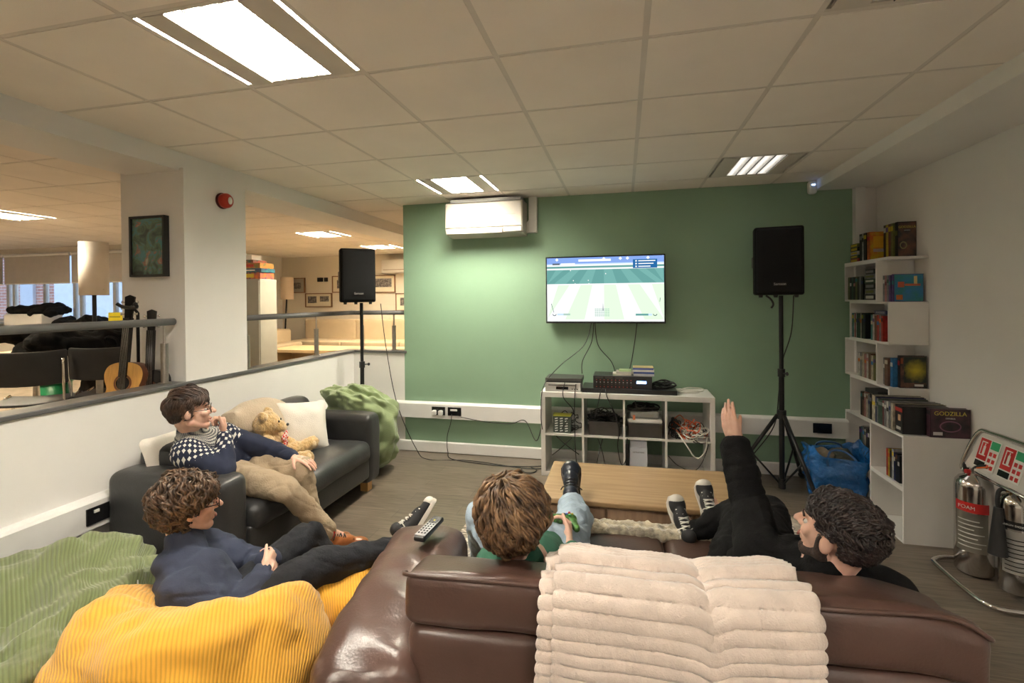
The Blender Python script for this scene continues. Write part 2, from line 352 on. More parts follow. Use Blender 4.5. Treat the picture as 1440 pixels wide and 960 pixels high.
# ---------------------------------------------------------------- light fittings
m_tube=emat('lamp_tube_light',(1,.93,.80),75.)
m_slot=emat('lamp_slot_light',(1,.90,.72),60.)
m_refl=mat('lamp_reflector',(.9,.9,.88),.25,.6,var=.02)
m_louv=mat('lamp_louvre',(.85,.85,.83),.3,.3,var=.02)
m_tube_off=mat('lamp_tube_unlit',(.75,.75,.72),.3); m_tube2=emat('lamp_tube_light_wall',(1,.93,.78),110.); m_slot2=emat('lamp_slot_light_wall',(1,.90,.72),90.)
m_tube_dim=emat('lamp_tube_light_dim',(1,.93,.85),1.3)
m_tube_far=emat('lamp_tube_light_far',(1,.86,.62),130.)
m_panel=mat('lamp_side_panel',(.58,.53,.46),.6,var=.02)
m_fitdark=mat('louvre_gap',(.02,.02,.02),.6)
def fixture(i,j,label,tube,slot=True,tl=None):
    x=OX+.6*i; y=OY+.6*j; t=thing('ceiling_light',label,'ceiling light',(x+.3,y+.3,ZC),0,'square recessed ceiling lights')
    b=MB(t); b.bb((-.288,-.288,.0),(.288,-.27,.05)); b.bb((-.288,.27,0),(.288,.288,.05)); b.bb((-.3,-.3,.05),(.3,.3,.06)); b.build('housing',m_panel,t)
    for s in(-1,1):
        MB(t).prism([(-.0,0),(.115,-.006),(.115,.004),(0,.012)],.54,Matrix(((s,0,0,-s*.27),(0,0,1,-.27),(0,1,0,0),(0,0,0,1)))).build('side_panel',m_panel,t)
        if slot: MB(t).bb((-.292 if s<0 else .278,-.27,.002),(-.278 if s<0 else .292,.27,.008)).build('light_slot',tl or m_slot,t)
    r=MB(t); r.bb((-.16,-.27,.042),(.16,.27,.046)); r.bb((-.16,-.27,.0),(-.155,.27,.045)); r.bb((.155,-.27,.0),(.16,.27,.045)); r.build('reflector',m_refl,t)
    for k in range(4):
        cx=-.117+.078*k; MB(t).cyl((cx,-.265,.026),(cx,.265,.026),.016,n=12).build('tube',tube,t)
    for k in range(4):
        cx=-.117+.078*k; l=MB(t)
        l.use(m_louv)
        for n in range(17): yy=-.256+.032*n; l.bb((cx-.037,yy-.0007,.0),(cx+.037,yy+.0007,.016))
        l.use(m_fitdark)
        for s in(-1,1): l.bb((cx+s*.0385-.0012,-.27,-.003),(cx+s*.0385+.0012,.27,.03))
        l.build('louvre',m_louv,t)
    return t
fl=['large lit ceiling light over the black sofa, nearest the camera','lit ceiling light in front of the white air conditioner','dim ceiling light above the right black loudspeaker']
fixture(-2,-1,fl[0],m_tube); fixture(-2,3,fl[1],m_tube2,True,m_slot2); fixture(2,3,fl[2],m_tube_dim,False)
fixture(2,-1,'unlit ceiling light above the right end of the brown sofa',m_tube_off,False)
fixture(-2,-5,'ceiling light behind the camera on the left side of the room',m_tube2,True,m_slot2); fixture(2,-5,'ceiling light behind the camera on the right side of the room',emat('lamp_tube_light_rear',(1,.93,.80),120.),False)
for (i,j),l in {(-11,3):'lit ceiling light in the far room, at the left edge of the photo',(-7,7):'lit ceiling light in the far room left of the left loudspeaker',(-7,10):'lit ceiling light in the far room beside the green wall edge',(-9,-1):'ceiling light in the raised room nearest the railing',(-17,0):'ceiling light deep in the raised room near the window',(-15,3):'ceiling light deep in the raised room at the far left'}.items():
    fixture(i,j,l,m_tube_far,True,m_tube_far)
# ---------------------------------------------------------------- railing
def post(x,y,label):
    t=thing('railing_post',label,'railing post',(x,y,1.056),0,'steel posts carrying the grey handrail')
    MB(t).cyl((0,0,0),(0,0,.008),.038).build('foot_plate',m_steel,t)
    MB(t).cyl((0,0,.008),(0,0,.265),.022).build('tube',m_steel,t)
    MB(t).cyl((0,0,.265),(0,0,.385),.007).build('neck',m_steel,t)
    return t
post(-2.94,2.55,'steel railing post left of the white pillar, beside the guitar')
post(-2.94,3.26,'steel railing post just right of the white pillar'); post(-2.94,4.15,'steel railing post left of the left loudspeaker pole')
post(-2.80,4.76,'steel railing post behind the left loudspeaker pole'); post(-2.42,4.76,'steel railing post nearest the green wall')
post(-2.94,1.1,'steel railing post outside the left edge of the photo')
m_rail=mat('handrail_grey',(.13,.13,.13),.4,var=.1)
r=MB(); r.tube([(-2.94,-2,1.46),(-2.94,2.62,1.46)],.024,12); tag(r.build('handrail',m_rail),'grey round handrail running to the left side of the white pillar','handrail')
r=MB(); r.tube([(-2.94,3.14,1.46),(-2.94,4.70,1.46),(-2.93,4.75,1.46),(-2.88,4.76,1.46),(-2.27,4.76,1.46)],.024,12); tag(r.build('handrail',m_rail),'grey round handrail from the pillar past the left loudspeaker to the green wall','handrail')
# ================================================================ brown leather sofa (faces the television)
m_leather=mat('brown_leather',(.078,.040,.031),.33,var=.18,vscale=5,bump=.35,bscale=130,dist=.002,spec=.5)
m_leather2=mat('brown_leather_seat',(.065,.036,.027),.36,var=.2,vscale=6,bump=.35,bscale=130,dist=.002)
SO=thing('leather_sofa','brown leather reclining sofa seen from behind with a cream throw over its back','sofa',(.10,1.245,0),rad(4.5))
def wr(a,fx=7,fy=7,fz=7,sd=0):
    return lambda p: p+V((0,0,1))*a*noise.noise(V((p.x*fx+sd,p.y*fy,p.z*fz)))+V((0,1,0))*a*.6*noise.noise(V((p.x*fx,p.y*fy+sd+9,p.z*fz)))
b=MB(SO); b.rbox((-.02,.42,.25),(1.74,.66,.34),.04,bulge=(0,0,.01)); b.build('base',m_leather,SO)
b=MB(SO); b.rbox((.01,.085,.365),(1.41,.15,.66),.045,bulge=(0,.012,0),div=14,nz=.004,nf=9); b.build('back_panel',m_leather,SO)
for k,(x0,x1) in enumerate(((-.695,.075),(.085,.725))):
    cx=(x0+x1)/2
    b=MB(SO); D_=.22 if k==0 else .28
    b=MB(SO); b.rbox((cx,.005+D_/2,.774),(x1-x0,D_,.150),.034,seg=5,bulge=(.0,.010,.008),div=20,nz=.005,nf=8,fn=lambda p,sd=k*5: V((p.x+(.10*max(0,p.y)/.15*(1 if p.x>.1 and sd else 0))*.4,p.y,p.z+.008*math.sin(p.x*38+2*math.sin(p.x*9))*max(0,(p.z)/.1)*math.exp(-((abs(p.x)-.17)/.25)**2)*.5 - .30*max(0,p.y+.10)*max(0,p.z/.075)+(-.05 if sd and p.x>0 else 0)*max(0,p.x/.34)**3)),seed=k)
    c=b.build('back_cushion',m_leather,SO)
    pz=MB(SO); pts=[(x0+.004,.03,.835),(x0+.012,.010,.842),(x0+.1,.002,.845),(cx,-.002,.846),(x1-.1,.002,.845),(x1-.012,.010,(.842 if k==0 else .80)),(x1-.004,.03,(.835 if k==0 else .79))]
    pz.tube(pts,.006,8,curve=5); pz.build('piping',m_leather,c)
# left armrest : outer edge fans slightly outwards
Ra=Matrix.Rotation(rad(5),3,'Z')
b=MB(SO); b.rbox((-.835,.385,.335),(.335,.86,.56),.085,seg=6,bulge=(.01,.03,.03),div=14,nz=.014,nf=9,R=Ra,fn=lambda p: p+V((0,0,1))*.006*math.sin(p.y*34+3*math.sin(p.x*9))*max(0,p.z/.28)); b.build('armrest',m_leather,SO)
b=MB(SO); b.rbox((.62,.55,.33),(.2,.6,.5),.07,bulge=(.01,.02,.02)); b.build('armrest',m_leather,SO)
for x0,x1 in((-.68,.02),(.03,.54)):
    b=MB(SO); b.rbox(((x0+x1)/2,.56,.40),(x1-x0,.56,.17),.06,bulge=(0,.01,.03),nz=.006); b.build('seat_cushion',m_leather2,SO)
for x0,x1 in((-.28,.155),(.165,.60)):
    b=MB(SO); b.rbox(((x0+x1)/2,1.0,.405),(x1-x0,.40,.10),.035,bulge=(0,.005,.012),nz=.004); b.build('footrest',m_leather2,SO)
for x in(-.2,.5): MB(SO).bb((x,.8,.27),(x+.03,1.1,.30)).build('footrest_arm',m_blackm,SO)
for x,y in((-.85,.1),(-.85,.75),(.66,.1),(.66,.75)): MB(SO).cyl((x,y,0),(x,y,.1),.025,.03).build('leg',m_black,SO)
# grey and cream fleece lying along the footrest
m_fleece=mat('grey_cream_fleece',(.62,.55,.40),.95,col2=(.25,.22,.17),vscale=22,bump=.6,bscale=160,sheen=.4)
def fuzz(a,f): return lambda p: a*noise.noise(p*f)+a*.5*noise.noise(p*f*2.7)
MF=WM[SO]
b=MB(SO); b.chain([(-.22,1.19,.45),(.05,1.17,.455),(.2,1.17,.452),(.36,1.16,.45)],[.036,.04,.037,.033],12); b.chain([(-.22,1.12,.462),(.1,1.12,.465),(.36,1.11,.46)],[.03,.03,.028])
tag(b.blob('fleece_roll',m_fleece,None,.008,2,fuzz(.012,38)),'rolled grey and cream fleece lying along the raised footrest in front of the coffee table','fleece')
# cream ribbed throw over the back
def m_fur():
    m=mat('cream_fleece',(.72,.60,.53),.95,var=.12,vscale=14,bump=.5,bscale=260,sheen=.6,dist=.004); return m
def throw():
    b=MB(SO)
    # profile (y,z) front seat side -> over the top -> hanging down behind
    prof_=[(.27,.55),(.275,.65),(.275,.72),(.265,.765),(.22,.80),(.15,.828),(.06,.85),(-.005,.845),(-.032,.80),(-.04,.74),(-.043,.66),(-.046,.58),(-.048,.48),(-.05,.38),(-.052,.30)]
    P=smooth_path([V((0,y,z)) for y,z in prof_],14); L=[0]
    for i in range(1,len(P)): L.append(L[-1]+(P[i]-P[i-1]).length)
    nx=150; 
    def sheet(x0,x1,off,skew,seed,s0=0,th=.012):
        vs=[];fs=[];rows=[i for i in range(len(P)) if L[i]>=s0]
        for k,i in enumerate(rows):
            t=(P[min(i+1,len(P)-1)]-P[max(i-1,0)]).normalized(); n=V((0,-t.z,t.y)); n=-n if n.z<0 and i<len(P)*.55 else n
            if i>=len(P)*.4 and n.y>0: n=-n
            s=L[i]; rib=abs(math.sin(PI*s/.029))**.6
            for j in range(nx+1):
                u=j/nx; x=x0+(x1-x0)*u
                sag=-.020*math.exp(-((x-.10)/.03)**2)*(1 if P[i].z>.6 else .3)*max(0,min(1,(s-.1)/.3))
                edge=.010*(rib)*(-1 if u<.5 else 1)*(1 if u in(0.,1.) else 0)
                r_=rib*(.0095+.004*noise.noise(V((x*14,s*9,seed)))) * min(1,min(u,1-u)*18+.35)
                w_=.014*noise.noise(V((x*4.5,s*3,seed*3)))+.008*noise.noise(V((x*11,s*7,seed)))
                f_z=.0022*noise.noise(V((x*120,s*120,seed)))
                p=P[i]+n*(off+th+r_+w_*.6+f_z)+V((x+edge+skew*(s-.35)+.010*math.sin(s*9+seed)*(1-abs(2*u-1)),0,sag+.012*math.sin(x*8+seed)*(0.5)))
                vs.append(p)
        m_=len(rows); W=nx+1
        fs=[(k*W+j,k*W+j+1,(k+1)*W+j+1,(k+1)*W+j) for k in range(m_-1) for j in range(nx)]
        b.add(vs,fs,True)
    sheet(-.30,.325,.0,-.05,1.,0,.006)
    sheet(-.265,.335,.012,-.035,4.,.05,.006)
    return b
b=throw(); t=b.build('fleece_throw',m_fur()); tag(t,'cream ribbed faux fur throw draped over the back of the brown sofa','throw')
s_=t.modifiers.new('s','SOLIDIFY'); s_.thickness=.012; s_.offset=-1
# TV remote on the arm
rm=thing('remote_control','grey and black remote control lying on the left arm of the brown sofa','remote control',(-.757,1.77,.672),rad(-4))
b=MB(rm); b.rbox((0,0,.011),(.05,.175,.022),.009,R=Matrix.Rotation(rad(2),3,'X')); b.build('body',mat('remote_black',(.02,.02,.022),.35),rm)
b=MB(rm); b.bb((-.021,-.08,.0205),(.021,.08,.0228)); b.build('face_plate',mat('remote_grey',(.42,.43,.45),.3,.3),rm)
for r in range(8):
    for c in range(3):
        b=MB(rm); b.ell((-.013+.013*c,.066-.018*r,.0235),(.0045,.006,.002),n=8,m=4); b.build('button',mat('button_yellow',(.6,.5,.05),.4) if (r,c)==(1,1) else mat('button_dark',(.03,.03,.035),.4),rm)
# ================================================================ black two-seat sofa along the half wall
m_bl=mat('black_sofa_leather',(.030,.030,.031),.42,var=.25,vscale=5,bump=.5,bscale=90,dist=.002)
m_legw=mat('beech',(.62,.36,.13),.4,var=.15,vscale=14)
BS=thing('black_sofa','black leather two seat sofa with pale wooden legs standing along the half wall','sofa',(-2.43,2.92,0))
def bsx(x,y): return (x+2.43,y-2.92)
b=MB(BS); b.rbox((.0,-.745,.36),(.77,.205,.57),.055,seg=5,bulge=(.008,.01,.01),div=12,nz=.003,nf=8); b.build('armrest',m_bl,BS)
b=MB(BS); b.rbox((.0,.745,.355),(.77,.20,.56),.05,seg=5,bulge=(.008,.01,.012),div=12,nz=.006,nf=9); b.build('armrest',m_bl,BS)
b=MB(BS); b.rbox((-.31,0,.42),(.20,1.32,.66),.08,seg=5,bulge=(.02,0,.01),div=14,nz=.01,nf=5); b.build('backrest',m_bl,BS)
b=MB(BS); b.rbox((-.20,-.45,.62),(.17,.5,.26),.07,bulge=(.03,.0,.02),nz=.02,nf=6); b.build('back_cushion',m_bl,BS)
b=MB(BS); b.rbox((-.20,.30,.63),(.17,.66,.30),.07,bulge=(.03,.0,.03),nz=.02,nf=6,R=Matrix.Rotation(rad(4),3,'X')); b.build('back_cushion',m_bl,BS)
b=MB(BS); b.rbox((.05,0,.23),(.68,1.30,.20),.03,bulge=(.006,0,0),nz=.004); b.build('base',m_bl,BS)
b=MB(BS); b.rbox((.085,0,.365),(.66,1.29,.165),.06,seg=5,bulge=(.02,0,.02),div=16,nz=.008,nf=7,fn=lambda p:p+V((0,0,-.02*math.exp(-((p.y+.35)/.2)**2)*max(0,p.z/.08)))); c=b.build('seat_cushion',m_bl,BS)
for x,y in((.31,-.74),(.31,.72),(-.33,-.74),(-.33,.72)): MB(BS).bb((x-.035,y-.035,0),(x+.035,y+.035,.10)).build('leg',m_legw,BS,bevel=.004)
# ================================================================ soft things on the black sofa
m_beige=mat('beige_blanket',(.46,.37,.27),.95,var=.12,vscale=6,bump=.4,bscale=120,sheen=.3)
b=MB(); b.rbox((-2.57,2.96,.68),(.16,.54,.36),.07,seg=5,bulge=(.04,.02,.02),div=14,nz=.05,nf=5,R=Matrix.Rotation(rad(-12),3,'Y'),seed=3)
tag(b.build('beige_blanket',m_beige),'bunched beige blanket behind the teddy bear on the black sofa','blanket')
m_linen=mat('white_linen',(.74,.69,.62),.9,var=.04,vscale=9,bump=.35,bscale=180)
def pillow(c,d,R,label,sd):
    def pin(p):
        h=V(d)/2; u=abs(p.y/h.y);w_=abs(p.z/h.z); k=(1-max(0,u)**3)*(1-max(0,w_)**3)
        e=.035*(1-abs(u-w_)) if u>.75 and w_>.75 else 0
        return V((p.x*(.12+.88*max(0,k))+.006*noise.noise(V((p.y*14,p.z*14,sd))),p.y*(1-.05*(1-w_*w_))*(1+e),p.z*(1-.05*(1-u*u))*(1+e)))
    b=MB(); b.rbox(c,d,.05,seg=4,div=18,R=R,fn=pin); return tag(b.build('cushion',m_linen),label,'cushion',)
RR=Matrix.Rotation(rad(-28),3,'Z')@Matrix.Rotation(rad(-20),3,'Y')@Matrix.Rotation(rad(-6),3,'X')
pillow((-2.40,3.20,.625),(.16,.40,.40),RR,'white square cushion leaning beside the teddy bear on the black sofa',1)
pillow((-2.66,2.33,.66),(.12,.30,.30),Matrix.Rotation(rad(-20),3,'Y'),'white cushion behind the man in the patterned sweater',2)
# teddy bear
m_teddy=mat('teddy_fur',(.66,.44,.19),.95,var=.2,vscale=30,bump=.8,bscale=170,sheen=.5)
m_teddy2=mat('teddy_muzzle_fur',(.76,.58,.33),.95,var=.1,vscale=30,bump=.6,bscale=170,sheen=.4)
TD=thing('teddy_bear','light brown teddy bear with a red and white bow lying on the black sofa','teddy bear',(-2.41,2.84,.475),rad(30))
tb=MB(TD)  # local +x faces the room
tb.ell((0,0,.10),(.10,.115,.12)); tb.ell((.0,.0,.27),(.088,.10,.085)); tb.ell((-.01,-.085,.335),(.025,.035,.036)); tb.ell((-.01,.085,.335),(.025,.035,.036)); tb.ell((.075,0,.245),(.05,.05,.042))
tb.chain([(.02,-.10,.17),(.10,-.16,.08),(.14,-.15,.03)],[.045,.042,.044]); tb.chain([(.02,.10,.17),(.10,.16,.09),(.15,.18,.05)],[.045,.042,.042])
tb.chain([(.04,-.07,.04),(.20,-.12,.035),(.27,-.14,.05)],[.06,.052,.05]); tb.chain([(.04,.07,.04),(.20,.15,.035),(.27,.19,.06)],[.06,.052,.05])
body=tb.blob('body',m_teddy,TD,.008,3,fuzz(.006,60))
MB(TD).ell((.105,0,.24),(.026,.036,.030)).build('muzzle',m_teddy2,TD)
MB(TD).ell((.133,0,.255),(.010,.015,.010)).build('nose',m_black,TD)
for s in(-1,1):
    MB(TD).ell((.082,s*.036,.288),(.008,.008,.008)).build('eye',m_black,TD); MB(TD).ell((.008,s*.088,.336),(.018,.022,.024)).build('inner_ear',m_teddy2,TD); MB(TD).ell((.285,s*.165,.055),(.02,.03,.034)).build('foot_pad',m_teddy2,TD)
def check():
    m=mat('red_white_check',(.7,.05,.03),.8); nt=m.node_tree; b=nt.nodes['Principled BSDF']; tc=N(nt,'TexCoord'); c=N(nt,'TexChecker'); c.inputs['Scale'].default_value=70; c.inputs['Color1'].default_value=(.68,.03,.02,1); c.inputs['Color2'].default_value=(.8,.72,.66,1)
    nt.links.new(tc.outputs['Object'],c.inputs[0]); nt.links.new(c.outputs[0],b.inputs['Base Color']); return m
bw=MB(TD)
for s in(-1,1): bw.ell((.115,s*.045,.175),(.014,.042,.026),Matrix.Rotation(rad(s*18),3,'X')); bw.ell((.12,s*.03,.13),(.010,.016,.035),Matrix.Rotation(rad(s*25),3,'X'))
bw.ell((.12,0,.172),(.018,.016,.018)); bw.build('bow',check(),TD)
# ================================================================ beanbags
def bag(name,label,loc,size,m,sd,dent=None,nzA=.04,rz=0,top=.7,fn2=None,cat='beanbag',lump=3.2,pw=.62):
    t=thing(name,label,cat,loc,rz); b=MB(t); nu,nv=110,60; rx,ry,h=size; vs=[];fs=[]
    for j in range(nv+1):
        v=j/nv
        for i in range(nu):
            a=2*PI*i/nu; el=-PI/2+PI*v; c=max(0,math.cos(el))**pw; s=math.sin(el)
            x=rx*c*math.cos(a); y=ry*c*math.sin(a); z=h*.5+h*.5*(abs(s)**.8)*(1 if s>0 else -1)
            d=V((math.cos(a)*c,math.sin(a)*c,s))
            n_=nzA*(noise.noise(d*1.6+V((sd,0,0)))+.6*noise.noise(d*lump+V((sd,9,0)))+.22*noise.noise(d*9+V((0,sd,0))))
            p=V((x,y,z))+d*n_*(min(1,z/(.25*h)) if s<0 else 1)
            if dent:
                for (dx,dy,dr,dd) in dent: p.z-=dd*math.exp(-(((p.x-dx)**2+(p.y-dy)**2)/dr**2))*(1 if s>-.1 else 0)
            if fn2: p=fn2(p,d)
            if p.z<.005: p.z=.005
            vs.append(p)
    fs=[(j*nu+i,j*nu+(i+1)%nu,(j+1)*nu+(i+1)%nu,(j+1)*nu+i) for j in range(nv) for i in range(nu)]
    b.add(vs,fs,True)
    S_=[]
    for i in range(nu):
        a=0.;L=[0]
        for j in range(nv,0,-1): a+=(vs[j*nu+i]-vs[(j-1)*nu+i]).length; L.append(a)
        S_.append(L[::-1])
    Lm=[sum(S_[i][j] for i in range(nu))/nu for j in range(nv+1)]
    t['_']=0; UVB[t.name]=(nu,nv,Lm); return t,b
UVB={}
def bag_uv(o,t):
    nu,nv,Lm=UVB[t.name]; del t['_']; uv=o.data.uv_layers.new(name='UV')
    for pl in o.data.polygons:
        for li in pl.loop_indices:
            v=o.data.loops[li].vertex_index; j,i=divmod(v,nu); a=2*PI*i/nu; s_=Lm[j]; uv.data[li].uv=(s_*math.cos(a),s_*math.sin(a))
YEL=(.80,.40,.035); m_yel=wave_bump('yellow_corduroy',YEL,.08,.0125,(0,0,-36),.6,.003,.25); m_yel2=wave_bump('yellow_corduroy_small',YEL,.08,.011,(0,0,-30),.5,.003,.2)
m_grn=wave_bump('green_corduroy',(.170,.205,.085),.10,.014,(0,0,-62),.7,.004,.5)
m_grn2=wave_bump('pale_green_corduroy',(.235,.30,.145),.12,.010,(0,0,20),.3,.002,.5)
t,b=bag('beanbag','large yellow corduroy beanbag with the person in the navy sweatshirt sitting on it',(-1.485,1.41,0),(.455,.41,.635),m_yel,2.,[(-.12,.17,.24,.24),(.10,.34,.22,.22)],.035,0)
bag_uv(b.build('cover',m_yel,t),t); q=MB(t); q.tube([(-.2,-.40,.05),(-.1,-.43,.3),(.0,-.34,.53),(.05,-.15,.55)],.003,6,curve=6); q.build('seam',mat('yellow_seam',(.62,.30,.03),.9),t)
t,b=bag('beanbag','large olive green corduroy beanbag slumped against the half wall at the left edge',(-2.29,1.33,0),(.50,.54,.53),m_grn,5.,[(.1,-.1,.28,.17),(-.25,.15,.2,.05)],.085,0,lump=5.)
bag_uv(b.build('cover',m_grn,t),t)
t,b=bag('beanbag','pale green beanbag slumped over the far arm of the black sofa',(-2.42,4.08,0),(.36,.28,.80),m_grn2,8.,[(-.30,-.2,.18,.12)],.085,0,fn2=lambda p,d:V((p.x+(.0 if p.z<.6 else -.08*(p.z-.6)/.2),p.y-max(0,p.z-.62)*.9,p.z)),lump=4.,pw=.55)
bag_uv(b.build('cover',m_grn2,t),t)
t,b=bag('beanbag_footstool','small yellow corduroy footstool cushion under the crossed feet beside the brown sofa arm',(-1.15,2.02,0),(.32,.29,.37),m_yel2,4.,None,.02,0,cat='footstool',pw=.45)
bag_uv(b.build('cover',m_yel2,t),t); MB(t).lathe([(.20,.0),(.27,.006),(.275,.02),(.24,.03)],n=32).build('base',m_black,t)
# ================================================================ coffee table chest
def wood(name,c,c2,st_,rough=.45):
    m=mat(name,c,rough,col2=c2,vscale=5,stretch=st_,bump=.12,bscale=30); return m
m_top=wood('oak_top',(.42,.285,.15),(.33,.21,.105),(.5,9,1)); m_side=wood('oak_side',(.36,.235,.15),(.27,.17,.11),(6,.6,1))
CT=thing('coffee_table','low wooden chest coffee table with two drawers between the sofa and the shelf unit','coffee table',(.125,3.04,0),rad(.5))
MB(CT).rbox((0,0,.435),(1.22,.64,.03),.008,seg=2).build('top',m_top,CT)
b=MB(CT); b.bb((-.575,-.29,.05),(.575,.29,.42)); b.build('body',m_side,CT,bevel=.004)
for x0,x1,kx in((-.56,-.24,-.4),(-.225,.225,0),(.24,.56,.4)):
    b=MB(CT); b.bb((x0,-.305,.24),(x1,-.29,.405)); d=b.build('drawer',m_side,CT,bevel=.003)
    MB(CT).lathe([(.0,0),(.008,0),(.008,.012),(.017,.018),(.017,.028),(0,.034)],(kx,-.305,.33),16,Matrix.Rotation(rad(90),3,'X')).build('knob',mat('brass_knob',(.35,.22,.08),.35,.8),d)
MB(CT).bb((-.56,-.30,.07),(.56,-.29,.225)).build('lower_panel',m_side,CT)
for x,y in((-.56,-.28),(.56,-.28),(-.56,.28),(.56,.28)): MB(CT).bb((x-.03,y-.03,0),(x+.03,y+.03,.06)).build('leg',m_side,CT)
# rug
def rugmat():
    m=mat('cream_patterned_rug',(.6,.55,.47),.95); nt=m.node_tree; b=nt.nodes['Principled BSDF']; tc=N(nt,'TexCoord'); vo=N(nt,'TexVoronoi'); vo.feature='DISTANCE_TO_EDGE'; vo.inputs['Scale'].default_value=16; nt.links.new(tc.outputs['Object'],vo.inputs[0])
    w_=N(nt,'TexWave'); w_.wave_type='RINGS'; w_.inputs['Scale'].default_value=7; w_.inputs['Distortion'].default_value=6; nt.links.new(tc.outputs['Object'],w_.inputs[0])
    a=math_(nt,'MULTIPLY',math_(nt,'GREATER_THAN',vo.outputs[0],.08),math_(nt,'GREATER_THAN',w_.outputs[1],.28))
    mx=N(nt,'Mix',data_type='RGBA'); nt.links.new(a,mx.inputs[0]); mx.inputs[6].default_value=(.30,.28,.26,1); mx.inputs[7].default_value=(.66,.60,.52,1); nt.links.new(mx.outputs[2],b.inputs['Base Color']); return m
RG=thing('rug','cream rug with a dark squiggle pattern under the coffee table','rug',(.05,3.0,0))
b=MB(RG); b.rbox((0,0,.006),(2.16,1.62,.012),.005,seg=2,div=20,nz=.002); b.build('pile',rugmat(),RG)
b=MB(RG)
for k in range(72):
    y=-.8+1.6*k/71
    for s in(-1,1): b.tube([(s*1.08,y,.006),(s*1.12,y+.006*random.uniform(-1,1),.004),(s*1.15,y+.012*random.uniform(-1,1),.003)],.005,5)
b.build('fringe',mat('rug_fringe',(.62,.56,.48),.95),RG,kind='stuff')
# ================================================================ white cube shelf unit
m_wh=mat('white_laminate',(.78,.76,.73),.3,var=.02)
KX=thing('shelf_unit','low white cube shelf unit with eight compartments under the television','shelf unit',(-.01,4.40,0))
X0,X1,Y0,Y1=-.735,.735,4.265,4.655
b=MB(); b.bb((X0,Y0,.71),(X1,Y1,.755)); b.build('top',m_wh,KX,bevel=.002)
MB().bb((X0,Y0,0),(X1,Y1,.04)).build('bottom',m_wh,KX,bevel=.002)
for x in(X0,X1-.04): MB().bb((x,Y0,.04),(x+.04,Y1,.71)).build('side_panel',m_wh,KX,bevel=.002)
DIV=[-.36,-.005,.345]
for x in DIV: MB().bb((x-.009,Y0+.004,.04),(x+.009,Y1,.71)).build('divider',m_wh,KX)
cells=[X0+.04]+DIV+[X1-.04]
for i in range(4): MB().bb((cells[i]+.009*(i>0),Y0+.004,.366),(cells[i+1]-.009*(i<3),Y1,.384)).build('shelf',m_wh,KX)
# devices on top
m_dev=mat('device_black',(.02,.02,.022),.3,var=.1); m_silver=mat('device_silver',(.55,.54,.52),.3,.3,var=.03); m_devdk=mat('dark_grey_device',(.07,.07,.065),.4,.3)
def dev(name,label,lo,hi,m,cat,parts=()):
    t=thing(name,label,cat,((lo[0]+hi[0])/2,(lo[1]+hi[1])/2,lo[2]))
    MB().bb(lo,hi).build('case',m,t,bevel=.004)
    for n,l2,h2,mm in parts: MB().bb(l2,h2).build(n,mm,t)
    return t
m_disp=emat('blue_display',(.25,.5,1),6.); m_dk=mat('dark_glass',(.01,.01,.012),.1)
dev('video_player','silver disc player at the left end of the white shelf unit',(-.70,4.30,.755),(-.38,4.56,.835),m_silver,'disc player',[('display',(-.60,4.297,.775),(-.49,4.301,.80),m_dk),('disc_tray',(-.67,4.297,.81),(-.42,4.301,.818),m_devdk)]+[('button',(-.46+.022*k,4.297,.777),(-.448+.022*k,4.301,.785),m_devdk) for k in range(3)])
dev('set_top_box','flat dark grey box resting on the silver disc player',(-.70,4.31,.835),(-.37,4.55,.875),m_devdk,'electronic box',[('front_strip',(-.69,4.307,.842),(-.38,4.311,.852),m_dev)])
dev('mixer_base','long flat black unit lying under the amplifier on the white shelf unit',(-.37,4.30,.755),(.44,4.60,.795),m_dev,'electronic box')
am=dev('amplifier','black rack amplifier with a glowing blue display on the white shelf unit',(-.27,4.32,.795),(.235,4.58,.905),m_dev,'amplifier',[('display',(.105,4.316,.845),(.185,4.321,.865),m_disp)]+[('slot',(-.25+.085*k,4.316,.88),(-.185+.085*k,4.321,.895),m_devdk) for k in range(3)])
for r in range(4):
    for k in range(10):
        MB().cyl((-.24+.033*k,4.322,.81+.02*r),(-.24+.033*k,4.312,.81+.02*r),.0042,n=8).build('knob',[mat('knob_red',(.5,.08,.06),.4),mat('knob_white',(.6,.6,.6),.4),m_devdk][(k*3+r*5)%3],am)
text_part('LISTEN',.016,frame((.145,4.3150,.855),(1,0,0),(0,0,1)),emat('display_text',(.8,.9,1),9.),am,'lettering')
bk=[('disc_case','white disc case lying on the amplifier',(-.10,4.36,.905),(.06,4.50,.920),(.62,.58,.50)),('disc_case','clear disc case lying on the white one on the amplifier',(-.07,4.37,.920),(.09,4.49,.938),(.42,.40,.36)),('disc_case','pale green disc case at the top of the loose pile on the amplifier',(-.045,4.38,.938),(.06,4.48,.95),(.40,.55,.28)),
('disc_case','blue and white case at the bottom of the stack on the right of the amplifier',(.08,4.36,.905),(.255,4.50,.925),(.55,.55,.6)),('disc_case','dark blue case in the middle of the stack on the right of the amplifier',(.08,4.36,.925),(.255,4.50,.940),(.04,.08,.30)),('disc_case','white case second from the top of the stack on the amplifier',(.08,4.37,.940),(.255,4.50,.958),(.75,.72,.65)),('disc_case','blue case with a yellow lid on top of the stack on the amplifier',(.075,4.37,.958),(.25,4.50,.975),(.10,.14,.42))]
for n,l,lo,hi,c in bk:
    b=MB(); b.use(mat('c_%s'%str(c),c,.4,var=.15)); b.bb(lo,hi); b.use(mat('y_lid',(.55,.45,.2),.5)); 
    if 'yellow' in l: b.bb((lo[0],lo[1],hi[2]),(hi[0],hi[1],hi[2]+.004))
    tag(b.build(n),l,'disc case')
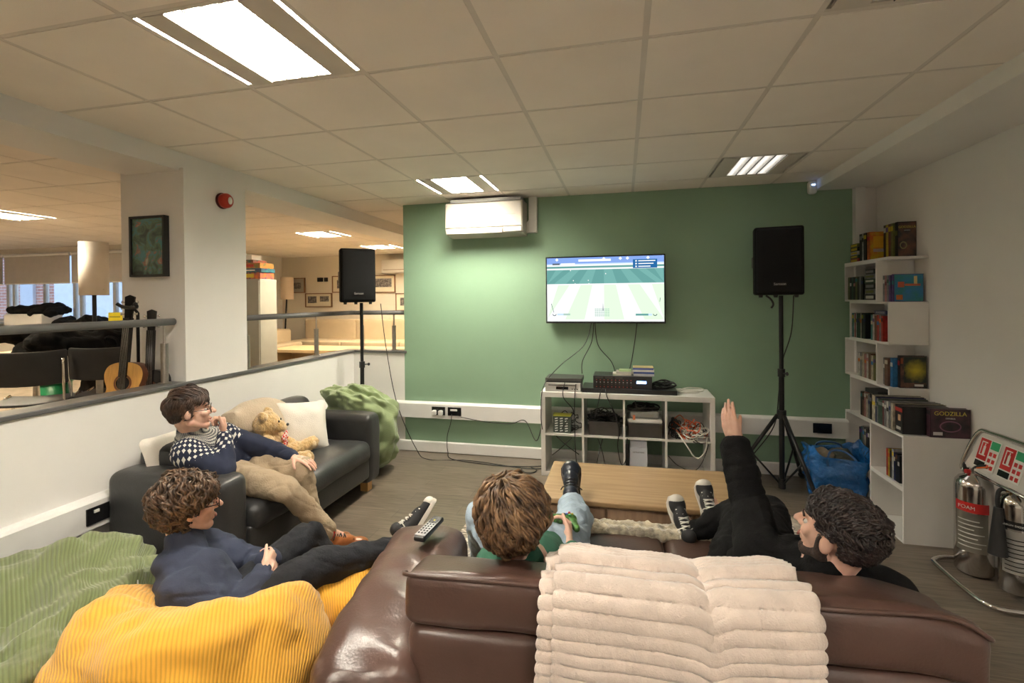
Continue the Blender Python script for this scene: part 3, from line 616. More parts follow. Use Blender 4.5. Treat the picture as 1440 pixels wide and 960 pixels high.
# cable helpers
m_cable=mat('black_cable',(.012,.012,.012),.5); m_wcable=mat('white_cable',(.7,.68,.62),.5); m_ocable=mat('orange_cable',(.65,.10,.02),.5)
def cable(pts,label,r=.0045,m=None,cat='cable',group=None):
    b=MB(); b.tube(pts,r,6,curve=8); return tag(b.build('cable',m or m_cable),label,cat,group)
def nest(c,d,n,label,m,r=.004,seed=0,name='cable_heap',group=None,loop=.5,ms=None):
    """a heap of coiled wires: one tangle"""
    rn=random.Random(seed); b=MB()
    for k in range(n):
        cx,cy=[rn.uniform(-.45,.45)*d[i]*(1-loop*.6) for i in (0,1)]; 
        R_=rn.uniform(.3,.5)*loop; P=[]; ph=rn.uniform(0,6); tl=rn.uniform(-.5,.5); z0=rn.uniform(0.05,.8)
        for j in range(12):
            a=ph+j*2*PI/10; P.append((c[0]+cx+d[0]*R_*math.cos(a),c[1]+cy+d[1]*R_*math.sin(a),c[2]+max(r,d[2]*(z0*(1-.5*(2*cx/d[0])**2)+.25*math.sin(a+tl)*loop+.1*rn.uniform(-1,1)))))
        if ms: b.use(ms[k%len(ms)])
        b.tube(P,r,5,curve=4)
    return tag(b.build(name,m),label,'cables',group)
nest((.33,4.44,.795),(.26,.18,.07),9,'tangle of black cable and adapters on the right end of the long black unit',m_cable,.006,3,loop=.7)
nest((.57,4.46,.757),(.26,.16,.03),4,'loose pale wires on the right end of the white shelf unit',m_wcable,.004,5,loop=.8)
# in the compartments
z1=.384
nest((-.53,4.40,z1),(.26,.2,.17),10,'tangle of dark wires in the top left compartment',m_cable,.004,11)
bx=dev('patterned_box','small dark box with white symbols tilted in the top left compartment',(-.63,4.30,z1),(-.47,4.38,z1+.15),mat('dark_green_card',(.04,.055,.045),.5),'box',[('yellow_lid',(-.632,4.298,z1+.15),(-.468,4.382,z1+.162),mat('yellow_lid',(.45,.45,.05),.5))])
for r in range(6):
    for c in range(3): MB().box((-.60+.045*c,4.2985,z1+.02+.022*r),(.026,.003,.009),Matrix.Rotation(rad(-12),3,'Y')).build('printed_symbol',mat('print_white',(.7,.7,.68),.5),bx)
m_tray=mat('smoked_plastic',(.06,.055,.05),.3,var=.2)
def tray(lo,hi,label):
    t=thing('storage_box',label,'storage box',((lo[0]+hi[0])/2,(lo[1]+hi[1])/2,lo[2])); b=MB(); w_=.004
    b.bb(lo,(hi[0],hi[1],lo[2]+w_)); b.bb(lo,(lo[0]+w_,hi[1],hi[2])); b.bb((hi[0]-w_,lo[1],lo[2]),hi); b.bb(lo,(hi[0],lo[1]+w_,hi[2])); b.bb((lo[0],hi[1]-w_,lo[2]),hi); b.build('tray',m_tray,t)
    r=MB(); r.bb((lo[0]-.006,lo[1]-.006,hi[2]-.008),(hi[0]+.006,lo[1],hi[2])); r.build('rim',m_tray,t); return t
tray((-.31,4.29,z1),(-.04,4.55,z1+.12),'dark plastic tray of cables in the second compartment from the left')
nest((-.175,4.41,z1+.07),(.30,.22,.16),26,'heap of black cables piled in the dark tray',m_cable,.005,21)
tray((.03,4.29,z1),(.31,4.55,z1+.12),'dark plastic tray under the white box in the third compartment')
wb=thing('white_tray','shallow white tray on top of the dark tray in the third compartment','tray',(.17,4.42,z1+.12)); MB().rbox((.17,4.42,z1+.14),(.29,.26,.04),.015).build('tray',m_wh,wb); MB().rbox((.17,4.42,z1+.19),(.24,.22,.06),.02).build('lid',mat('grey_clear_plastic',(.35,.36,.34),.25),wb); MB().bb((.07,4.29,z1+.15),(.09,4.30,z1+.19)).build('sticker',mat('orange_sticker',(.7,.2,.08),.5),wb)
nest((.17,4.40,z1+.215),(.27,.16,.05),9,'black controllers and cables lying on the white tray',m_cable,.008,31,loop=.8)
nest((.42,4.38,z1),(.12,.2,.17),14,'bundle of black cables at the left of the right hand compartment',m_cable,.005,41)
nest((.54,4.36,z1-.01),(.30,.24,.24),13,'tangle of orange and red wires in the right hand compartment',None,.004,42,ms=[m_ocable,m_cable,m_ocable])
nest((.56,4.34,z1),(.28,.24,.12),12,'tangle of white cables spilling from the right hand compartment',None,.0055,43,ms=[m_wcable])
cable([(.44,4.29,.44),(.50,4.24,.36),(.58,4.235,.25),(.65,4.24,.31),(.67,4.27,.42)],'loop of white cable hanging out of the right hand compartment',.006,m_wcable)
cable([(.36,4.29,.24),(.44,4.26,.17),(.56,4.25,.14),(.63,4.25,.22),(.68,4.25,.37)],'black cable looping low across the right hand compartment',.004)
pr_=dev('white_carton','white carton with a printed label in the lower third compartment',(.04,4.30,.04),(.19,4.45,.29),mat('carton_white',(.66,.70,.78),.6),'box',[('flap',(.045,4.305,.29),(.185,4.44,.345),mat('carton_shade',(.55,.58,.66),.6))])
text_part('INSTRUCTIONS',.014,frame((.115,4.298,.25),(1,0,0),(0,0,1)),mat('ink',(.05,.05,.06),.6),pr_)
dev('dark_binder','thin dark case standing beside the white carton',(.005,4.32,.04),(.035,4.5,.26),m_dev,'case')
# hanging cables over the front of the unit
hang=[([(-.30,4.64,1.37),(-.36,4.5,1.16),(-.58,4.42,.97),(-.71,4.27,.80),(-.73,4.245,.55),(-.72,4.25,.42)],'long black cable running from the television down past the left end of the shelf unit'),
([(-.28,4.64,1.37),(-.30,4.62,1.18),(-.385,4.60,1.0),(-.39,4.58,.88)],'black cable dropping from the television to the flat grey box'),
([(-.27,4.64,1.37),(-.24,4.62,1.15),(-.12,4.6,1.0),(-.08,4.56,.90)],'black cable curving from the television to the amplifier'),
([(.12,4.64,1.36),(.10,4.63,1.2),(.07,4.6,1.02),(.05,4.5,.95)],'single black cable hanging from the right of the television to the disc cases'),
([(-.42,4.29,.83),(-.43,4.25,.70),(-.43,4.255,.40),(-.42,4.26,.14)],'thin black cable hanging straight down the first divider'),
([(-.52,4.30,.84),(-.53,4.25,.72),(-.44,4.25,.60),(-.50,4.27,.50),(-.55,4.3,.42)],'thin black cable crossing the first compartment'),
([(-.20,4.31,.80),(-.21,4.255,.74),(-.24,4.27,.60),(-.26,4.32,.52)],'black cable hanging into the second compartment on its left'),
([(-.16,4.31,.80),(-.15,4.255,.74),(-.08,4.26,.58),(-.05,4.27,.44),(-.06,4.26,.30),(-.03,4.26,.15),(.01,4.26,.2),(.02,4.26,.38)],'black cable looping beside the middle divider'),
([(-.23,4.27,.36),(-.19,4.26,.24),(-.17,4.26,.12)],'black cable hanging in the lower second compartment'),
([(-.19,4.27,.36),(-.22,4.26,.24),(-.25,4.26,.10)],'black cable crossing it in the lower second compartment'),
([(-.60,4.28,.36),(-.50,4.27,.28),(-.40,4.3,.20)],'black cable slanting across the lower left compartment'),
([(-.64,4.3,.18),(-.55,4.28,.26),(-.46,4.29,.35)],'black cable slanting the other way in the lower left compartment'),
([(.09,4.29,.70),(.10,4.3,.64),(.12,4.33,.60)],'short black cable at the top of the third compartment'),
([(-.73,4.27,.44),(-.79,4.30,.30),(-.95,4.6,.40),(-1.1,4.62,.36),(-1.35,4.6,.37),(-1.62,4.62,.40)],'thin black cable trailing from the shelf unit to the wall sockets'),
([(-1.72,4.63,.42),(-1.73,4.62,.33),(-1.76,4.6,.2),(-1.74,4.56,.06),(-1.66,4.5,.006),(-1.2,4.42,.006),(-.9,4.45,.006),(-.75,4.5,.006)],'black cable dropping from the double socket and running along the floor'),
([(-2.38,4.40,1.56),(-2.30,4.36,1.1),(-2.22,4.42,.55),(-2.05,4.48,.10),(-1.9,4.45,.006),(-1.5,4.5,.006),(-.95,4.40,.006),(-.76,4.42,.006)],'black cable hanging from the left loudspeaker and trailing over the floor'),
([(-.95,4.40,.006),(-.90,4.30,.006),(-.82,4.30,.006),(-.80,4.38,.006),(-.86,4.42,.01)],'coil of cable on the floor at the left foot of the shelf unit'),
([(1.34,4.30,1.6),(1.33,4.33,1.3),(1.27,4.36,1.05),(1.25,4.38,.8),(1.22,4.42,.5),(1.06,4.5,.2),(.98,4.55,.01),(.85,4.5,.006)],'black cable hanging from the right loudspeaker down behind its stand')]
for p,l in hang: cable(p,l,.0042)
# ================================================================ television
TV=thing('television','wall mounted flat television showing a football video game','television',(-.18,4.62,1.36))
x0,x1,z0,z1_=-.735,.375,1.355,1.995; yf=4.615
b=MB(); b.bb((x0,yf,z0),(x1,yf+.045,z1_)); b.build('case',mat('tv_black',(.012,.012,.014),.25),TV,bevel=.003)
MB().bb((-.45,yf+.045,1.5),(.1,YB-.002,1.85)).build('wall_bracket',m_blackm,TV)
s=MB(); W_=x1-x0-.024; H_=z1_-z0-.03; sx=x0+.012; sz=z0+.018; yy=yf-.001
def sq(m,u0,v0,u1,v1,k=0): s.use(m); y=yy-.0004*k; s.quad((sx+W_*u0,y,sz+H_*(1-v1)),(sx+W_*u1,y,sz+H_*(1-v1)),(sx+W_*u1,y,sz+H_*(1-v0)),(sx+W_*u0,y,sz+H_*(1-v0)))
def sp(m,pts,k=0): s.use(m); y=yy-.0004*k; s.add([(sx+W_*u,y,sz+H_*(1-v)) for u,v in pts],[tuple(range(len(pts)))])
E_=lambda n,c,st=1.25:emat('screen_'+n,c,st/3.0)
e_w=E_('white',(.92,.95,.93),1.15);e_p=E_('pale_green',(.70,.90,.66));e_t=E_('teal',(.13,.33,.31));e_t2=E_('teal_light',(.17,.40,.37));e_b=E_('blue',(.22,.36,.75));e_bd=E_('box_blue',(.02,.13,.34));e_lb=E_('pale_blue',(.55,.70,.95));e_g=E_('line_green',(.40,.55,.48));e_d=E_('dark',(.10,.12,.16))
sq(e_b,0,0,1,.13);sq(e_lb,.0,.095,1,.125,1);sq(e_w,.0,.112,1,.135,2);sq(e_t,0,.135,1,.16);sq(e_w,0,.165,1,.19,1);sq(e_t,0,.155,1,.41)
for u0,u1 in((.28,.56),): sq(e_w,u0,.03,u1,.065,1)
for u in(.09,.5,.64,.7,.87): sp(e_w,[(u-.015,.03),(u,.0),(u+.015,.03),(u,.055)],2)
cxp=.5
for k in range(-9,10):
    if k%2: continue
    a0,a1=cxp+k*.07,cxp+(k+1)*.07; c0,c1=cxp+k*.11,cxp+(k+1)*.11
    cl=lambda u:max(0,min(1,u))
    if cl(a0)!=cl(a1) or cl(c0)!=cl(c1): sp(e_t2,[(cl(a0),.19),(cl(a1),.19),(cl(c1),.41),(cl(c0),.41)],1)
sq(e_w,0,.41,1,1)
for k in range(-6,7):
    if k%2: continue
    a0,a1=cxp+k*.10,cxp+(k+1)*.10; c0,c1=cxp+k*.17,cxp+(k+1)*.17
    if cl(a0)!=cl(a1) or cl(c0)!=cl(c1): sp(e_p,[(cl(a0),.43),(cl(a1),.43),(cl(c1),.97),(cl(c0),.97)],1)
sq(e_bd,.745,.05,.945,.185,3)
for k,(u0,u1) in enumerate(((.79,.93),(.79,.915),(.79,.89))): sq(e_w,u0,.068+.042*k,u1,.083+.042*k,4); sq(e_w,.765,.064+.042*k,.778,.086+.042*k,4)
sq(e_d,.05,.085,.115,.11,3); sq(e_w,.125,.085,.25,.11,3); sq(e_b,.11,.062,.27,.08,3)
for r in range(5):
    for c in range(8): sq(e_g,.42+.016*c,.80+.026*r,.432+.016*c,.815+.026*r,3)
sp(e_d,[(.487,.83),(.49,.70),(.494,.83)],4)
sq(e_g,.09,.875,.205,.905,3);sq(e_lb,.09,.875,.145,.905,4);sq(e_t,.765,.88,.87,.91,3);sq(e_lb,.87,.88,.90,.91,4)
for cx_,sg in((.065,1),(.925,-1)):
    P=[(cx_+.018*math.cos(a),.885+.03*math.sin(a)) for a in [PI*k/8 for k in range(9)]]; Q=[(cx_+.012*math.cos(a),.883+.02*math.sin(a)) for a in [PI*(8-k)/8 for k in range(9)]]
    sp(e_d,P+Q,4)
for p in([(.035,.72),(.040,.72),(.062,.86),(.058,.86)],[(.962,.70),(.966,.64),(.970,.64),(.966,.70)]): sp(e_d,p,4)
for u,v in((.515,.26),(.235,.36),(.365,.36),(.25,.41),(.37,.41),(.21,.20)): sp(e_w,[(u,v-.012),(u+.005,v),(u,v+.012),(u-.005,v)],4)
s.build('screen',None,TV)
# ================================================================ air conditioner + pipe cover
AC=thing('air_conditioner','white wall mounted air conditioner under the ceiling on the green wall','air conditioner',(-1.32,4.6,2.2))
m_ac=mat('ac_white',(.50,.47,.42),.35,var=.02)
b=MB(); b.prism([(4.70,2.545),(4.50,2.545),(4.482,2.52),(4.482,2.285),(4.50,2.235),(4.70,2.215)],.785,Matrix(((0,0,1,-1.715),(1,0,0,0),(0,1,0,0),(0,0,0,1)))); b.build('case',m_ac,AC,bevel=.008,bseg=3)
MB().bb((-1.705,4.472,2.295),(-.94,4.484,2.53)).build('front_panel',m_ac,AC,bevel=.004)
MB().bb((-1.66,4.469,2.405),(-1.0,4.474,2.411)).build('groove',mat('ac_grey',(.4,.38,.34),.5),AC)
MB().bb((-1.69,4.474,2.235),(-1.13,4.50,2.285)).build('louvre_flap',m_ac,AC,bevel=.003); MB().bb((-1.12,4.478,2.245),(-.95,4.50,2.285)).build('control_window',mat('ac_cream',(.68,.64,.56),.4),AC)
MB().bb((-1.66,4.49,2.546),(-.95,4.66,2.575)).build('top_grille',mat('ac_grey2',(.42,.42,.42),.5),AC)
PC=thing('pipe_cover','white L shaped pipe cover beside the air conditioner','pipe cover',(-.87,4.67,2.4))
MB().bb((-.905,4.645,2.245),(-.825,4.70,2.60)).build('vertical_duct',m_trim,PC,bevel=.004)
MB().prism([(-.93,2.245),(-.905,2.245),(-.905,2.37),(-.93,2.34)],.05,Matrix(((1,0,0,0),(0,0,1,4.65),(0,1,0,0),(0,0,0,1)))).build('elbow',m_trim,PC)
# motion sensor
MS=thing('motion_sensor','small white motion sensor with a blue light at the ceiling above the right loudspeaker','sensor',(1.60,4.66,2.5)); b=MB(); b.rbox((1.60,4.655,2.535),(.068,.07,.115),.025); b.build('case',m_trim,MS); MB().bb((1.585,4.616,2.548),(1.612,4.622,2.556)).build('indicator',emat('blue_led',(.3,.5,1),3.),MS)
# ================================================================ sockets
def socket(x,z,label,plugs=()):
    t=thing('double_socket',label,'wall socket',(x,4.645,z)); MB().bb((x-.073,4.637,z-.043),(x+.073,4.646,z+.043)).build('face_plate',m_socket,t,bevel=.003)
    for s_ in(-1,1): MB().bb((x+s_*.035-.012,4.634,z+.018),(x+s_*.035+.012,4.638,z+.032)).build('switch',m_socket,t)
    for s_ in(-1,1):
        b=MB()
        for dx,dz in((0,.004),(-.011,-.018),(.011,-.018)): b.bb((x+s_*.035+dx-.003,4.6355,z+dz-.005),(x+s_*.035+dx+.003,4.6375,z+dz+.003))
        b.build('pin_slots',m_dk,t)
    return t
socket(-1.87,.447,'black double socket with two white plugs on the left of the green wall trunking'); 
for dx in(-.035,.035):
    b=MB(); b.rbox((-1.87+dx,4.61,.435),(.042,.05,.052),.012,seg=3); b.build('plug',m_trim); o=bpy.data.objects['plug' if dx<0 else 'plug.001']; tag(o,'white plug in the left half of the left black socket' if dx<0 else 'white plug in the right half of the left black socket','plug')
t=socket(-1.695,.447,'black socket with a white adapter just right of the one with two plugs'); MB().bb((-1.735,4.628,.455),(-1.665,4.638,.472)).build('white_insert',m_trim,t)
socket(1.665,.45,'black double socket on the trunking between the right loudspeaker stand and the bookshelf')
t=thing('double_socket','black socket with a white switch on the left wall trunking behind the black sofa','wall socket',(-2.80,2.04,.44)); MB().bb((-2.806,1.97,.395),(-2.797,2.115,.485)).build('face_plate',m_socket,t,bevel=.003); MB().bb((-2.797,2.005,.455),(-2.79,2.03,.47)).build('switch',m_trim,t)
# ================================================================ loudspeakers on tripods
m_spk=mat('speaker_carpet',(.003,.003,.0033),.8,var=.3,bump=.2,bscale=300,spec=.25); m_grille=mat('speaker_grille',(.003,.003,.0033),.7,0,bump=.2,bscale=400,spec=.25)
m_badge=mat('badge_silver',(.6,.58,.52),.3,.6)
def speaker(loc,rz,label,w=.36,h=.56,d=.30):
    t=thing('loudspeaker',label,'loudspeaker',loc,rz); b=MB(t)
    b.prism([(-w/2,-.0),(w/2,0),(w/2,d*.45),(w*.30,d),(-w*.30,d),(-w/2,d*.45)],h,Matrix.Translation((0,-d*.45,0))); b.build('cabinet',m_spk,t,bevel=.018,bseg=3)
    b=MB(t); b.rbox((0,-d*.45-.008,h*.5),(w-.03,.03,h-.04),.012,seg=3,bulge=(0,.012,0),div=8); b.build('grille',m_grille,t)
    b=MB(t); b.bb((-.045,-d*.45-.042,.075),(.045,-d*.45-.036,.098)); b.build('badge_plate',m_black,t)
    text_part('Samson',.028,WM[t]@frame((0,-d*.45-.0425,.086),(1,0,0),(0,0,1)),m_badge,t,'badge')
    b=MB(t); b.bb((-w/2-.001,-.02,h*.42),(-w/2+.004,.10,h*.58)); b.bb((w/2-.004,-.02,h*.42),(w/2+.001,.10,h*.58)); b.build('side_handle',m_black,t)
    for x in(-w*.36,-.02,w*.36):
        MB(t).cyl((x,-.08,-.02),(x,-.08,0),.014,.018,n=10).build('foot',m_black,t)
    return t
def stand(loc,H,label,ang=0,hub=.62,spread=.42):
    t=thing('speaker_stand',label,'speaker stand',loc,rad(ang))
    MB(t).cyl((0,0,.03),(0,0,H*.62),.0205).build('lower_pole',m_blackm,t); MB(t).cyl((0,0,H*.6),(0,0,H+.04),.0165).build('upper_pole',m_blackm,t)
    c=MB(t); c.cyl((0,0,H*.60),(0,0,H*.64),.028); c.build('collar',m_black,t); k=MB(t); k.cyl((.02,0,H*.62),(.06,0,H*.62),.006); k.ell((.065,0,H*.62),(.014,.008,.016),n=10,m=6); k.build('clamp_knob',m_black,t)
    MB(t).cyl((0,0,hub-.03),(0,0,hub+.04),.035).build('hub',m_black,t)
    MB(t).cyl((0,0,.02),(0,0,.10),.028).build('lower_hub',m_black,t)
    for i in range(3):
        a=2*PI*i/3; d=V((math.cos(a),math.sin(a),0)); l=MB(t); l.tube([d*.03+V((0,0,hub)),d*spread+V((0,0,.03))],.0155,8); o=l.build('leg',m_blackm,t)
        l=MB(t); l.tube([d*(spread-.02)+V((0,0,.045)),d*(spread+.02)+V((0,0,.012))],.021,8); l.build('rubber_foot',m_black,o)
        l=MB(t); l.tube([d*.02+V((0,0,.06)),d*(spread*.56)+V((0,0,hub*.47))],.008,6); l.build('brace',m_blackm,t)
    return t
stand((-2.57,4.36,0),1.53,'black tripod stand under the left loudspeaker, behind the pale green beanbag',38,.62,.28)
speaker((-2.62,4.36,1.575),rad(38),'black loudspeaker on the tripod in the left corner in front of the railing',.335,.53,.27)
stand((1.255,4.33,0),1.56,'black tripod stand under the right loudspeaker, beside the blue bag',-68,.62,.40)
speaker((1.235,4.36,1.605),rad(-9),'black loudspeaker on the tripod right of the television',.355,.55,.29)
t=MB(); t.tube([(1.12,4.24,1.60),(1.15,4.22,1.57),(1.17,4.23,1.53),(1.155,4.23,1.50)],.008,6,curve=4); tag(t.build('strap',m_black),'short black strap hanging under the right loudspeaker','strap')
# ================================================================ zigzag bookcase in the corner
BC=thing('bookcase','tall white staggered bookcase against the right wall beside the green wall','bookcase',(1.93,4.1,0))
XF,XBk=1.86,XR-.002; T=.014
def cell(ya,yb,za,zb,xf=XF):
    MB().bb((xf,ya,zb-T),(XBk,yb,zb)).build('shelf',m_wh,BC); MB().bb((xf,ya,za),(XBk,yb,za+T)).build('shelf',m_wh,BC)
    MB().bb((xf,ya,za+T),(XBk,ya+T,zb-T)).build('side_panel',m_wh,BC); MB().bb((xf,yb-T,za+T),(XBk,yb,zb-T)).build('side_panel',m_wh,BC)
A=(3.985,4.60); B=(4.155,4.69); Zs=[.0,.31,.615,.925,1.235,1.545,1.855]
for i in range(6): ya,yb=(A if i%2==0 else B); cell(ya,yb,Zs[i],Zs[i+1])
MB().bb((XF,3.985,1.855),(XBk,4.69,1.872)).build('top',m_wh,BC)
LC=thing('cube_cabinet','two white open cubes stacked at the near end of the bookcase','cabinet',(1.92,3.75,0))
for za,zb in((0,.345),(.345,.69)):
    MB().bb((1.735,3.55,zb-T),(XBk,3.98,zb)).build('shelf',m_wh,LC); MB().bb((1.735,3.55,za),(XBk,3.98,za+T)).build('shelf',m_wh,LC)
    MB().bb((1.735,3.55,za+T),(XBk,3.55+T,zb-T)).build('side_panel',m_wh,LC); MB().bb((1.735,3.98-T,za+T),(XBk,3.98,zb-T)).build('side_panel',m_wh,LC); MB().bb((XBk-.006,3.56,za+T),(XBk,3.97,zb-T)).build('back_panel',m_wh,LC)
# books, spines facing -X, standing in a row along Y (from the back wall towards the camera)
PAL={'black':(.012,.012,.014),'white':(.62,.60,.56),'red':(.45,.035,.03),'dark green':(.03,.08,.05),'yellow':(.60,.45,.03),'brown':(.16,.07,.04),'navy':(.02,.03,.12),'grey':(.22,.22,.23),'blue':(.03,.18,.45),'cream':(.55,.48,.36),'orange':(.62,.15,.02),'purple':(.11,.06,.22),'teal':(.03,.20,.20),'maroon':(.14,.02,.03),'olive':(.16,.17,.05),'pink':(.45,.18,.18),'plum':(.075,.03,.045),'glow':(.30,.30,.02)}
def cover(nm,c,c2,sc_=28):
    return mat('cover_'+nm,c,.4,col2=c2,vscale=sc_)
m_page=mat('book_pages',(.62,.56,.45),.9,var=.1,vscale=60)
RB=random.Random(5); USED={}
def book(x,y0,y1,z,h,d,colr,label,group,cat='book',band=None,front=None):
    t=thing(cat.replace(' ','_') if cat!='book' else 'book',label,cat,(x+d/2,(y0+y1)/2,z),0,group)
    c=PAL[colr]; m=cover(colr,c,tuple(v*.55 for v in c)); b=MB(); b.use(m); e=.0015
    b.bb((x,y0,z),(x+e,y1,z+h)); b.bb((x,y0,z),(x+d,y0+e,z+h)); b.bb((x,y1-e,z),(x+d,y1,z+h)); o=b.build('cover',m,t)
    MB().bb((x+e,y0+e,z+.002),(x+d-.003,y1-e,z+h-.003)).build('pages',m_page if cat=='book' else m_dev,t)
    bc=PAL[band or RB.choice(list(PAL))]; zz=z+h*RB.choice((.62,.7,.78)); MB().bb((x-.0006,y0+.002,zz),(x,y1-.002,zz+h*.14)).build('spine_title',mat('c_band%s'%str(bc),bc,.5),t)
    if front:
        b=MB(); mm=cover('front_'+front[0],PAL[front[0]],PAL[front[1]],18); b.bb((x+.004,y0-.0012,z+.004),(x+d-.004,y0-.0002,z+h-.004)); b.build('front_picture',mm,t)
    return t
def row(cols,ys,z,x,d,hs,where,group,cat='book',order='from the back wall'):
    """cols listed from the back wall towards the camera"""
    y=ys; n=len(cols); cnt={}
    for k,c in enumerate(cols):
        w_=hs[1][k%len(hs[1])]; h=hs[0][k%len(hs[0])]
        book(x,y-w_,y-.0008,z,h,d,c,f"{c} {cat}, {ORD[k]} {order} {where}",group,cat); y-=w_
    return y
g='books on the staggered bookcase'
# top of the bookcase: pile + rows
zt=1.873
for k,(c,l) in enumerate((('red','red book lying at the bottom of the pile on the bookcase top'),('dark green','green book in the pile on the bookcase top, just above the red one'),('white','white and red book in the middle of the pile on the bookcase top'),('black','black book second from the top of the pile on the bookcase top'),('olive','olive green book topping the pile on the bookcase top'))):
    h=[.032,.03,.03,.035,.03][k]; z=zt+sum([.032,.03,.03,.035,.03][:k]); t=thing('book',l,'book',(1.96,4.6,z),0,g); MB().bb((1.90,4.535+.004*k,z),(2.05,4.675,z+h)).build('cover',cover(c,PAL[c],tuple(v*.5 for v in PAL[c])),t); MB().bb((1.8985,4.56,z+.008),(1.90,4.66,z+h-.008)).build('spine_title',mat('c_band%s'%str(PAL['yellow']),PAL['yellow'],.5),t)
def bk_(y0,y1,z,h,x,d,c,l,front=None,band=None,cat='book'): return book(x,y0,y1,z,h,d,c,l,g,cat,band,front)
bk_(4.47,4.515,zt,.225,1.90,.17,'black','thick black book standing right of the pile on top of the bookcase',band='grey'); bk_(4.445,4.47,zt,.225,1.90,.17,'white','thin white spined book right of the thick black one on top of the bookcase',band='black'); bk_(4.40,4.445,zt,.225,1.90,.17,'black','black spined volume left of the orange cover on top of the bookcase',band='yellow')
t=bk_(4.36,4.40,zt,.225,1.905,.18,'orange','orange book with its front cover facing out on top of the bookcase',('orange','yellow'),'red'); 
b=MB(); b.bb((1.93,4.3575,zt+.10),(2.0,4.3586,zt+.19)); b.build('cover_patch',mat('patch_yellow',(.75,.40,.03),.5),t); b=MB(); b.bb((2.0,4.3575,zt+.08),(2.06,4.3586,zt+.16)); b.build('cover_patch',mat('patch_teal',(.03,.10,.10),.5),t); b=MB(); b.bb((1.93,4.3575,zt+.065),(2.07,4.3586,zt+.09)); b.build('cover_patch',mat('patch_white',(.5,.42,.38),.5),t)
for k,(c,bnd,l) in enumerate((('black','white','slim black book left of the yellow one on top of the bookcase'),('yellow','purple','yellow and purple book on top of the bookcase'),('maroon','yellow','maroon and gold book right of the yellow one on top of the bookcase'),('olive','yellow','thick olive and gold book just left of the dark facing cover'))):
    y=4.30-.034*k; bk_(y-.033,y,zt,.262,1.975,.125,c,l,None,bnd)
t=bk_(4.125,4.16,zt,.265,1.985,.12,'black','dark book with arched yellow lettering facing out at the right of the bookcase top',('black','brown'),'olive')
m_yl=mat('lettering_gold',(.62,.50,.08),.5); text_part('GODZILLA',.023,frame((2.045,4.1225,zt+.225),(1,0,0),(0,0,1)),m_yl,t); text_part('OMNIBUS',.009,frame((2.045,4.1225,zt+.200),(1,0,0),(0,0,1)),mat('print_white',(.7,.7,.68),.5),t)
b=MB(); b.lathe([(.016,0),(.024,.002)],(2.02,4.122,zt+.09),16,Matrix.Rotation(rad(90),3,'X'),1,1.2); b.build('cover_swirl',mat('patch_olive',(.30,.27,.12),.5),t)
# level 6 (z 1.545-1.855): box sets lying + standing, inside type B cell
zl=1.559
for k,(c,l,h) in enumerate((('black','wide black case at the bottom of the stack on the upper shelf of the bookcase',.045),('grey','grey case second from the bottom of the stack on the upper shelf of the bookcase',.04),('black','black case in the middle of the stack on the upper shelf of the bookcase',.045),('dark green','dark green case fourth up in the stack on the upper shelf of the bookcase',.035),('grey','silver grey case second from the top of the stack on the upper shelf',.035),('black','black case on top of the stack on the upper shelf of the bookcase',.04))):
    hh=[.045,.04,.045,.035,.035,.04]; z=zl+sum(hh[:k]); t=thing('game_case',l,'case',(1.95,4.29,z),0,'cases stacked on the upper shelf'); MB().bb((1.865+.003*(k%2),4.19,z),(2.04,4.36-.008*(k%3),z+hh[k]-.001)).build('case',cover(c,PAL[c],tuple(v*.5 for v in PAL[c])),t); MB().bb((1.8635,4.21,z+.01),(1.8645,4.33,z+hh[k]-.012)).build('spine_title',mat('c_band%s'%str(PAL[['white','olive','grey'][k%3]]),PAL[['white','olive','grey'][k%3]],.5),t)
row(['olive','black','dark green','black','olive','black','grey','black'],4.64,zl,1.865,.14,([.19,.185,.19,.18],[.033]),'on the upper shelf of the bookcase','cases in a row on the upper shelf','disc case')
# on the step at z 1.545 in front of the type B cell: books with cover facing out
for k,(c,bnd) in enumerate((('grey','white'),('pink','maroon'),('grey','dark green'),('purple','teal'))):
    y=4.150-.027*k; bk_(y-.026,y,1.546,.195,1.90,.19,c,['grey magazine at the back of the row beside the parrot-coloured cover','pinkish book second from the back beside the teal and red cover','slate grey book just behind the purple one beside the white panel','purple spined book right behind the teal and red cover'][k],None,bnd)
t=bk_(4.012,4.04,1.546,.20,1.905,.185,'purple','book with a teal and red front cover facing out on the bookcase step',('teal','blue'),'teal')
for lo,hi,c in(((1.93,4.0095,1.65),(1.97,4.0105,1.69),(.55,.10,.05)),((1.975,4.0095,1.66),(2.07,4.0105,1.675),(.6,.12,.06)),((2.03,4.0095,1.67),(2.05,4.0105,1.73),(.7,.5,.2)),((1.92,4.0095,1.56),(1.96,4.0105,1.595),(.6,.15,.03))): MB().bb(lo,hi).build('cover_patch',mat('p%s'%str(c),c,.5),t)
# level 5 (1.235-1.545) type A: row of books
row(['teal','white','red','white','dark green','dark green','cream','black','dark green','black'],4.575,1.249,1.868,.15,([.20,.195,.20,.205],[.030,.016,.018,.016,.036,.028,.02]),'on the third shelf down of the bookcase',g)
row(['teal','white','brown','red','grey','red'],4.272,1.249,1.872,.15,([.195,.20,.19],[.03,.025,.036,.034]),'near the front of the third shelf down',g,order='from the black books')
t=thing('book','navy book lying flat across the upright books on the third shelf down','book',(1.95,4.13,1.452),0,g); MB().bb((1.875,4.05,1.452),(2.02,4.22,1.478)).build('cover',cover('navy',PAL['navy'],(.01,.01,.05)),t); MB().bb((1.8735,4.07,1.457),(1.875,4.2,1.473)).build('spine_title',mat('c_band%s'%str(PAL['grey']),PAL['grey'],.5),t)
